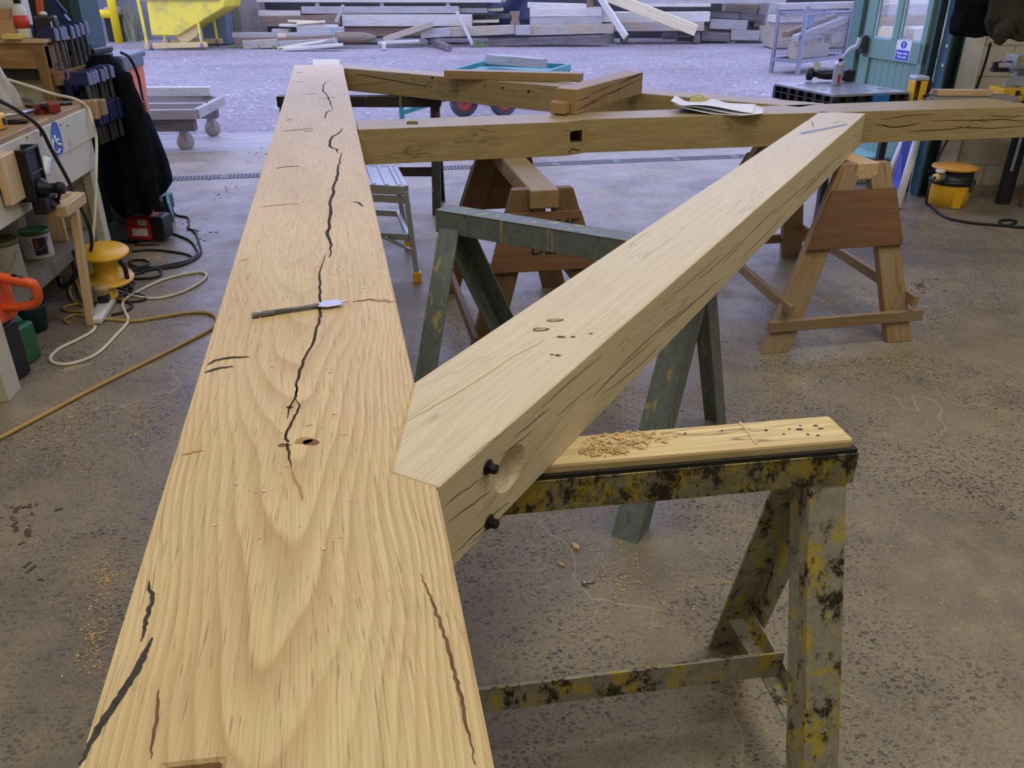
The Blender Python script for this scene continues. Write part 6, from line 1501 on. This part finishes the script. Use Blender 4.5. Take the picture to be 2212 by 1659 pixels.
# dry grass clumps
def clump(label, x0, x1, ybot, Y, h, n, mat, spread=.1):
    mb = MB(V(DY((x0 + x1) / 2, ybot, Y).x, Y, YG)); a, b = DY(x0, ybot, Y).x, DY(x1, ybot, Y).x
    for i in range(n):
        x = random.uniform(a, b); y = Y + random.uniform(-.15, .15); hh = h * random.uniform(.4, 1); dx = random.gauss(0, spread) * hh; w = .012
        mb._add([V(x - w, y, YG), V(x + w, y, YG), V(x + dx * .4 + w * .7, y - .03, YG + hh * .6), V(x + dx, y - .06, YG + hh), V(x + dx * .4 - w * .7, y - .03, YG + hh * .6)], [(0, 1, 2, 3, 4)], None)
    one(mb, 'grass_clump', mat, label, 'grass', kind='stuff')
clump('tall dry grass against the pier beside the skip', 478, 520, 72, 22.4, 1.5, 260, grass_m, .12)
clump('dry grass and rubble against the block wall left of the skip', 270, 300, 92, 22.85, 1.0, 220, grass_m, .15)
clump('small green grass tuft before the squared stack', 1026, 1050, 92, 20.9, .2, 22, grass_g, .5)
clump('thin green grass along the low sleepers', 500, 640, 105, 20.6, .13, 90, grass_g, .5)

# wire stillage with timber
cA = W(1722, 163, YG); cf = V(.757, .653, 0); cs = V(-.653, .757, 0); LF, LS = 1.45, .52
zt_c = ZA(cA.y, 25); zl = .20
cg = thing('wire_stillage', 'grey steel wire stillage full of timber offcuts in the yard', 'stillage', cA + cf * LF / 2 + cs * LS / 2)
def cpt(a, b, z): return cA + cf * a + cs * b + V(0, 0, z - YG)
for a, b in ((0, 0), (LF, 0), (LF, LS), (0, LS)):
    mb = MB(cg.location); mb.bar(cpt(a, b, YG), cpt(a, b, zt_c + (.03 if b == 0 else 0)), .055, .055, up=(cf.x, cf.y, 0)); mb.build('post', cage_steel, cg)
mb = MB(cg.location); mb.bar(cpt(LF * .62, LS, zl), cpt(LF * .62, LS, zt_c + .05), .05, .05, up=(1, 0, 0)); mb.build('post', cage_steel, cg)
for a0, b0, a1, b1 in ((0, 0, LF, 0), (0, LS, LF, LS), (0, 0, 0, LS), (LF, 0, LF, LS)):
    for z_, w_ in ((zt_c - .03, .03), (zl, .06)):
        mb = MB(cg.location); mb.bar(cpt(a0, b0, z_), cpt(a1, b1, z_), w_, w_); mb.build('rail', cage_steel, cg)
for a0, b0, a1, b1, nm in ((0, 0, LF, 0, 'wire_panel'), (0, LS, LF, LS, 'wire_panel'), (LF, 0, LF, LS, 'wire_panel')):
    mb = MB(cg.location); L = math.hypot(a1 - a0, b1 - b0); n = int(L / .06)
    for i in range(1, n): t = i / n; mb.bar(cpt(a0 + (a1 - a0) * t, b0 + (b1 - b0) * t, zl), cpt(a0 + (a1 - a0) * t, b0 + (b1 - b0) * t, zt_c - .03), .006, .006, up=(1, 0, 0))
    m = 11
    for j in range(1, m): z_ = zl + (zt_c - zl) * j / m; mb.bar(cpt(a0, b0, z_), cpt(a1, b1, z_), .006, .006)
    mb.build(nm, cage_steel, cg)
mb = MB(cg.location); mb.frame(cpt(LF / 2, LS / 2, zl - .02), (LF, LS, .02), cf, cs, Z1); mb.build('deck', cage_steel, cg)
mb = MB(cg.location); mb.frame(cpt(.16, .012, zt_c - .16), (.24, .006, .17), cf, cs, Z1); mb.build('plate', plain('plate_blue_grey', srgb(120, 140, 170), .5), cg)
def ct(label, a0, z0, a1, z1, b, w, h, m):
    mb = MB(cpt((a0 + a1) / 2, b, min(z0, z1))); mb.bar(cpt(a0, b, z0), cpt(a1, b, z1), w, h); one(mb, 'timber', weather[m], label, 'timber', 'timbers in the stillage', bevel=.005)
ct('pale block at the bottom of the wire stillage', .02, .34, 1.0, .34, .14, .16, .22, 1)
ct('second pale block at the bottom of the wire stillage', .3, .33, 1.38, .33, .36, .16, .2, 2)
ct('tan block standing right in the wire stillage', 1.02, .50, 1.4, .52, .12, .14, .16, 1)
ct('front grey beam sloping up in the wire stillage', -.08, .56, 1.42, .80, .10, .11, .11, 0)
ct('rear tan beam sloping up in the wire stillage', -.12, .62, 1.36, .86, .26, .12, .09, 3)
ct('pale batten lying under the sloping beams', .1, .47, 1.0, .55, .24, .06, .03, 2)

# teal hand cart with red wheels
zc = .62
k1, k2, k3, k4 = W(975, 151, zc), W(1048, 131, zc), W(1230, 139, zc), W(1180, 154, zc)
hc = thing('hand_cart', 'teal steel hand cart with red pneumatic wheels behind the oak frame', 'cart', W(1080, 252, YG))
for a, b in ((k1, k2), (k2, k3), (k3, k4), (k4, k1)):
    mb = MB(hc.location); mb.bar(a - V(0, 0, .03), b - V(0, 0, .03), .04, .07); mb.build('frame_rail', cart_teal, hc, bevel=.004)
mb = MB(hc.location); mid0, mid1 = k1.lerp(k2, .5), k4.lerp(k3, .5); mb.bar(mid0 - V(0, 0, .05), mid1 - V(0, 0, .05), .6, .02); mb.build('deck', cart_teal, hc)
def wheel(parent, c, ax, r, w, tm, rm):
    mb = MB(parent.location); mb.lathe([(r * .62, -w / 2), (r * .85, -w / 2), (r * .97, -w * .3), (r, 0), (r * .97, w * .3), (r * .85, w / 2), (r * .62, w / 2)], c, ax, 30, caps=False); wl = mb.build('wheel', tm, parent)
    mb = MB(parent.location); mb.lathe([(.001, -w * .2), (r * .3, -w * .5), (r * .5, -w * .3), (r * .63, -w * .42), (r * .63, w * .42), (r * .5, w * .3), (r * .3, w * .5), (.001, w * .2)], c, ax, 26); mb.build('rim', rm, wl)
    mb = MB(parent.location); mb.lathe([(.02, -w * .6), (.02, w * .6)], c, ax, 10); mb.build('hub', iron, wl)
rw = .185
w1 = W(1003, 253, YG); w2 = W(1088, 252, YG)
for c, ax in ((w1, (.9, -.55, 0)), (w2, (.75, -.75, 0)), (w1 + V(.35, 1.0, 0), (.9, -.55, 0)), (w2 + V(.55, .75, 0), (.75, -.75, 0))):
    wheel(hc, V(c.x, c.y, YG + rw), (.45, -.9, 0), rw, .085, tyre, rim_red)
for a, b in ((V(w1.x, w1.y, .2), k1), (V(w2.x, w2.y, .2), k4), (V(w1.x, w1.y, .19), V(w2.x, w2.y, .19)), (V(w1.x + .35, w1.y + 1, .19), k2), (V(w2.x + .55, w2.y + .75, .19), k3), (V(w1.x + .35, w1.y + 1, .19), V(w2.x + .55, w2.y + .75, .19))):
    mb = MB(hc.location); mb.bar(a - V(0, 0, .0), b - V(0, 0, .05), .04, .04, up=(.3, 1, 0)); mb.build('strut', cart_teal, hc)
h0 = V(w1.x - .05, w1.y - .05, .25); h1 = W(868, 243, .16)
mb = MB(hc.location); mb.bar(h0, h1, .05, .05); mb.bar(V(h1.x, h1.y, .05), V(h1.x, h1.y, .42), .05, .05, up=(1, 0, 0)); mb.build('tow_bar', cart_teal, hc)
mb = MB(hc.location); mb.box(V(h1.x, h1.y, .045), (.17, .12, .02)); mb.box(V(h1.x, h1.y, .006 + YG + .02), (.09, .09, .05)); mb.build('tow_foot', galv, hc)
a, b = W(1054, 137, zc), W(1176, 148, zc); dz0 = V(0, 0, .05)
mb = MB((a + b) / 2); mb.bar(a + dz0, b + dz0, .10, .10); one(mb, 'timber', weather[0], 'grey timber lying on the teal hand cart', 'timber', bevel=.005)

# low timber trolley at the left
tY = 8.25
tr = thing('timber_trolley', 'low pale timber trolley on castors outside at the left', 'trolley', W(380, 322, YG))
def tq(x, y, Y): return DY(x, y, Y)
zd = ZA(tY, 236); hr_ = ZA(tY, 236) - ZA(tY, 257)
f1 = tq(422, 236, tY); f0 = V(f1.x - 1.3, tY - .10, f1.z); bk = V(-.05, 1.0, 0)
m_tr = weather[0]
for nm, a, b in (('front_rail', f0, f1), ('side_rail', f1, f1 + bk * .95), ('back_rail', f0 + bk * .95, f1 + bk * .95), ('side_rail', f0, f0 + bk * .95), ('cross_rail', f0 + bk * .45, f1 + bk * .45)):
    mb = MB(tr.location); mb.bar(a - V(0, 0, hr_ / 2), b - V(0, 0, hr_ / 2), .06, hr_); mb.build(nm, m_tr, tr, bevel=.004)
zl2 = zd - hr_
for y_ in (.06, .85):
    a = f0 + bk * y_; b = f1 + bk * y_ + V(-.04, 0, 0)
    mb = MB(tr.location); mb.bar(V(a.x, a.y, zl2 - .06), V(b.x, b.y, zl2 - .06), .10, .115); mb.build('lower_beam', weather[5], tr, bevel=.004)
zw = zl2 - .12; rr = .088
for a in (f1 + V(-.17, .06, 0), f1 + bk * .85 + V(-.12, 0, 0), f0 + V(.2, .06, 0), f0 + bk * .85 + V(.2, 0, 0)):
    mb = MB(tr.location); c = V(a.x, a.y, YG + rr); mb.lathe([(.001, -.024), (rr * .9, -.024), (rr, -.012), (rr, .012), (rr * .9, .024), (.001, .024)], c, (.75, -.65, 0), 24); mb.build('castor_wheel', plain('castor_tan', srgb(150, 140, 128), .6), tr)
    mb = MB(tr.location); mb.frame(V(a.x, a.y, (zw + YG + rr) / 2 + .01), (.075, .06, zw - YG - rr - .02), V(1, 0, 0), V(0, 1, 0), Z1); mb.build('castor_fork', galv, tr)
Yt2 = tY + .95
a, b = tq(300, 197, Yt2 + .05), tq(460, 196, Yt2 + .05); h_ = ZA(Yt2, 197) - ZA(Yt2, 217)
zz = zd + h_ / 2 + .003
mb = MB(V((a.x + b.x) / 2, Yt2, zd)); mb.bar(V(a.x, Yt2 - .04, zz), V(b.x, Yt2 - .02, zz), .09, h_); one(mb, 'timber', weather[2], 'pale greenish timber lying across the back of the low trolley', 'timber', bevel=.005)

# scattered shavings and chips
def scatter(label, name, spots, mat, n, s0, s1, cat, kind='stuff'):
    mb = MB((0, 0, 0))
    for _ in range(n):
        x, y, rx, ry = random.choice(spots); a = random.uniform(0, 2 * PI); r = min(2.2, abs(random.gauss(0, .55)))
        px, py = x + math.cos(a) * r * rx, y + math.sin(a) * r * ry
        if py < 92 or py > 1650: continue
        c = W(px, py, 0)
        if c.y > 60: continue
        l = random.uniform(s0, s1); w = l * random.uniform(.2, .6); t = random.uniform(0, PI); u = V(math.cos(t), math.sin(t), 0); v = V(-u.y, u.x, 0); z0 = (0 if c.y < 8.6 else YG) + .0015; h = l * random.uniform(.02, .3)
        b = V(c.x, c.y, z0)
        mb._add([b - u * l - v * w, b + u * l - v * w, b + u * l + v * w + V(0, 0, h), b - u * l + v * w + V(0, 0, h * .4)], [(0, 1, 2, 3)], None)
    one(mb, name, mat, label, cat, kind=kind)
scatter('fine pale wood shavings strewn over the workshop floor', 'wood_shavings', [(340, 555, 60, 22), (320, 560, 50, 20), (1800, 660, 110, 50), (1850, 700, 110, 45), (1780, 650, 80, 35), (1900, 770, 160, 40), (200, 1380, 60, 170), (230, 1250, 60, 160), (150, 900, 160, 150), (300, 900, 120, 160), (1350, 1250, 400, 300), (2000, 1000, 200, 400), (870, 480, 60, 80)], shaving_m, 5200, .0008, .0045, 'shavings')
scatter('dark bark crumbs on the floor by the opening', 'bark_crumbs', [(1960, 640, 60, 30), (420, 500, 60, 40), (480, 420, 60, 40), (560, 330, 60, 30), (1990, 620, 40, 20), (60, 1150, 60, 120)], plain('bark_crumb', srgb(84, 68, 56), .9), 170, .004, .014, 'bark')
scatter('white wood chips strewn over the yard gravel', 'wood_chips', [(600, 105, 260, 14), (1000, 103, 300, 12), (1400, 100, 260, 14), (1600, 170, 150, 30), (1650, 200, 90, 25), (1500, 140, 200, 40), (500, 200, 160, 60), (400, 130, 120, 30), (850, 130, 160, 30)], chip_m, 1300, .006, .024, 'chips')
def flakes(label, name, z, spots, n, mat=shaving_m, s0=.0015, s1=.006):
    mb = MB((0, 0, z))
    for _ in range(n):
        x, y, rx, ry = random.choice(spots); a = random.uniform(0, 2 * PI); r = random.random() ** .5
        c = W(x + math.cos(a) * r * rx, y + math.sin(a) * r * ry, z); l = random.uniform(s0, s1); w = l * random.uniform(.2, .6); t = random.uniform(0, PI); u = V(math.cos(t), math.sin(t), 0); v = V(-u.y, u.x, 0); h = l * random.uniform(.05, .5); b = c + V(0, 0, .001)
        mb._add([b - u * l - v * w, b + u * l - v * w, b + u * l + v * w + V(0, 0, h), b - u * l + v * w + V(0, 0, h * .4)], [(0, 1, 2, 3)], None)
    one(mb, name, mat, label, 'shavings', kind='stuff')
flakes('drill shavings on the pine board of the near trestle', 'board_shavings', ZT + .001, [(1330, 960, 70, 24), (1390, 945, 80, 14), (1300, 975, 50, 10)], 260)
flakes('tiny oak crumbs scattered on the wide beam', 'beam_crumbs', ZB, [(680, 880, 130, 90), (770, 590, 60, 40), (700, 620, 80, 80), (600, 1100, 160, 120), (660, 760, 120, 60)], 70, oak_pale, .001, .004)
def chip(label, x, y, s, name='wood_chip'):
    c = W(x, y, 0); mb = MB(c); u = V(math.cos(x), math.sin(x), 0); v = V(-u.y, u.x, 0)
    mb.prism([c + u * s + V(0, 0, .001), c + v * s * .5 + V(0, 0, .001), c - u * s + V(0, 0, .001), c - v * s * .4 + V(0, 0, .001)], (0, 0, s * .35)); one(mb, name, pine, label, 'wood chip')
chip('biggest loose wood chip on the floor behind the near trestle', 1243, 1183, .022)
chip('thin curled wood chip just left of the biggest chip', 1212, 1221, .014)
chip('lone wood chip on the floor left of the wide beam', 294, 940, .012)
c = W(1262, 1262, 0); mb = MB(c); mb.lathe([(.001, 0), (.008, .002), (.009, .006), (.006, .011), (.001, .013)], c, (0, 0, 1), 14); mb.tube([c + V(0, 0, .006), c + V(.03, .004, .004)], .0028, 8); one(mb, 'loose_bolt', steel, 'small bright bolt lying on the floor behind the near trestle', 'bolt')
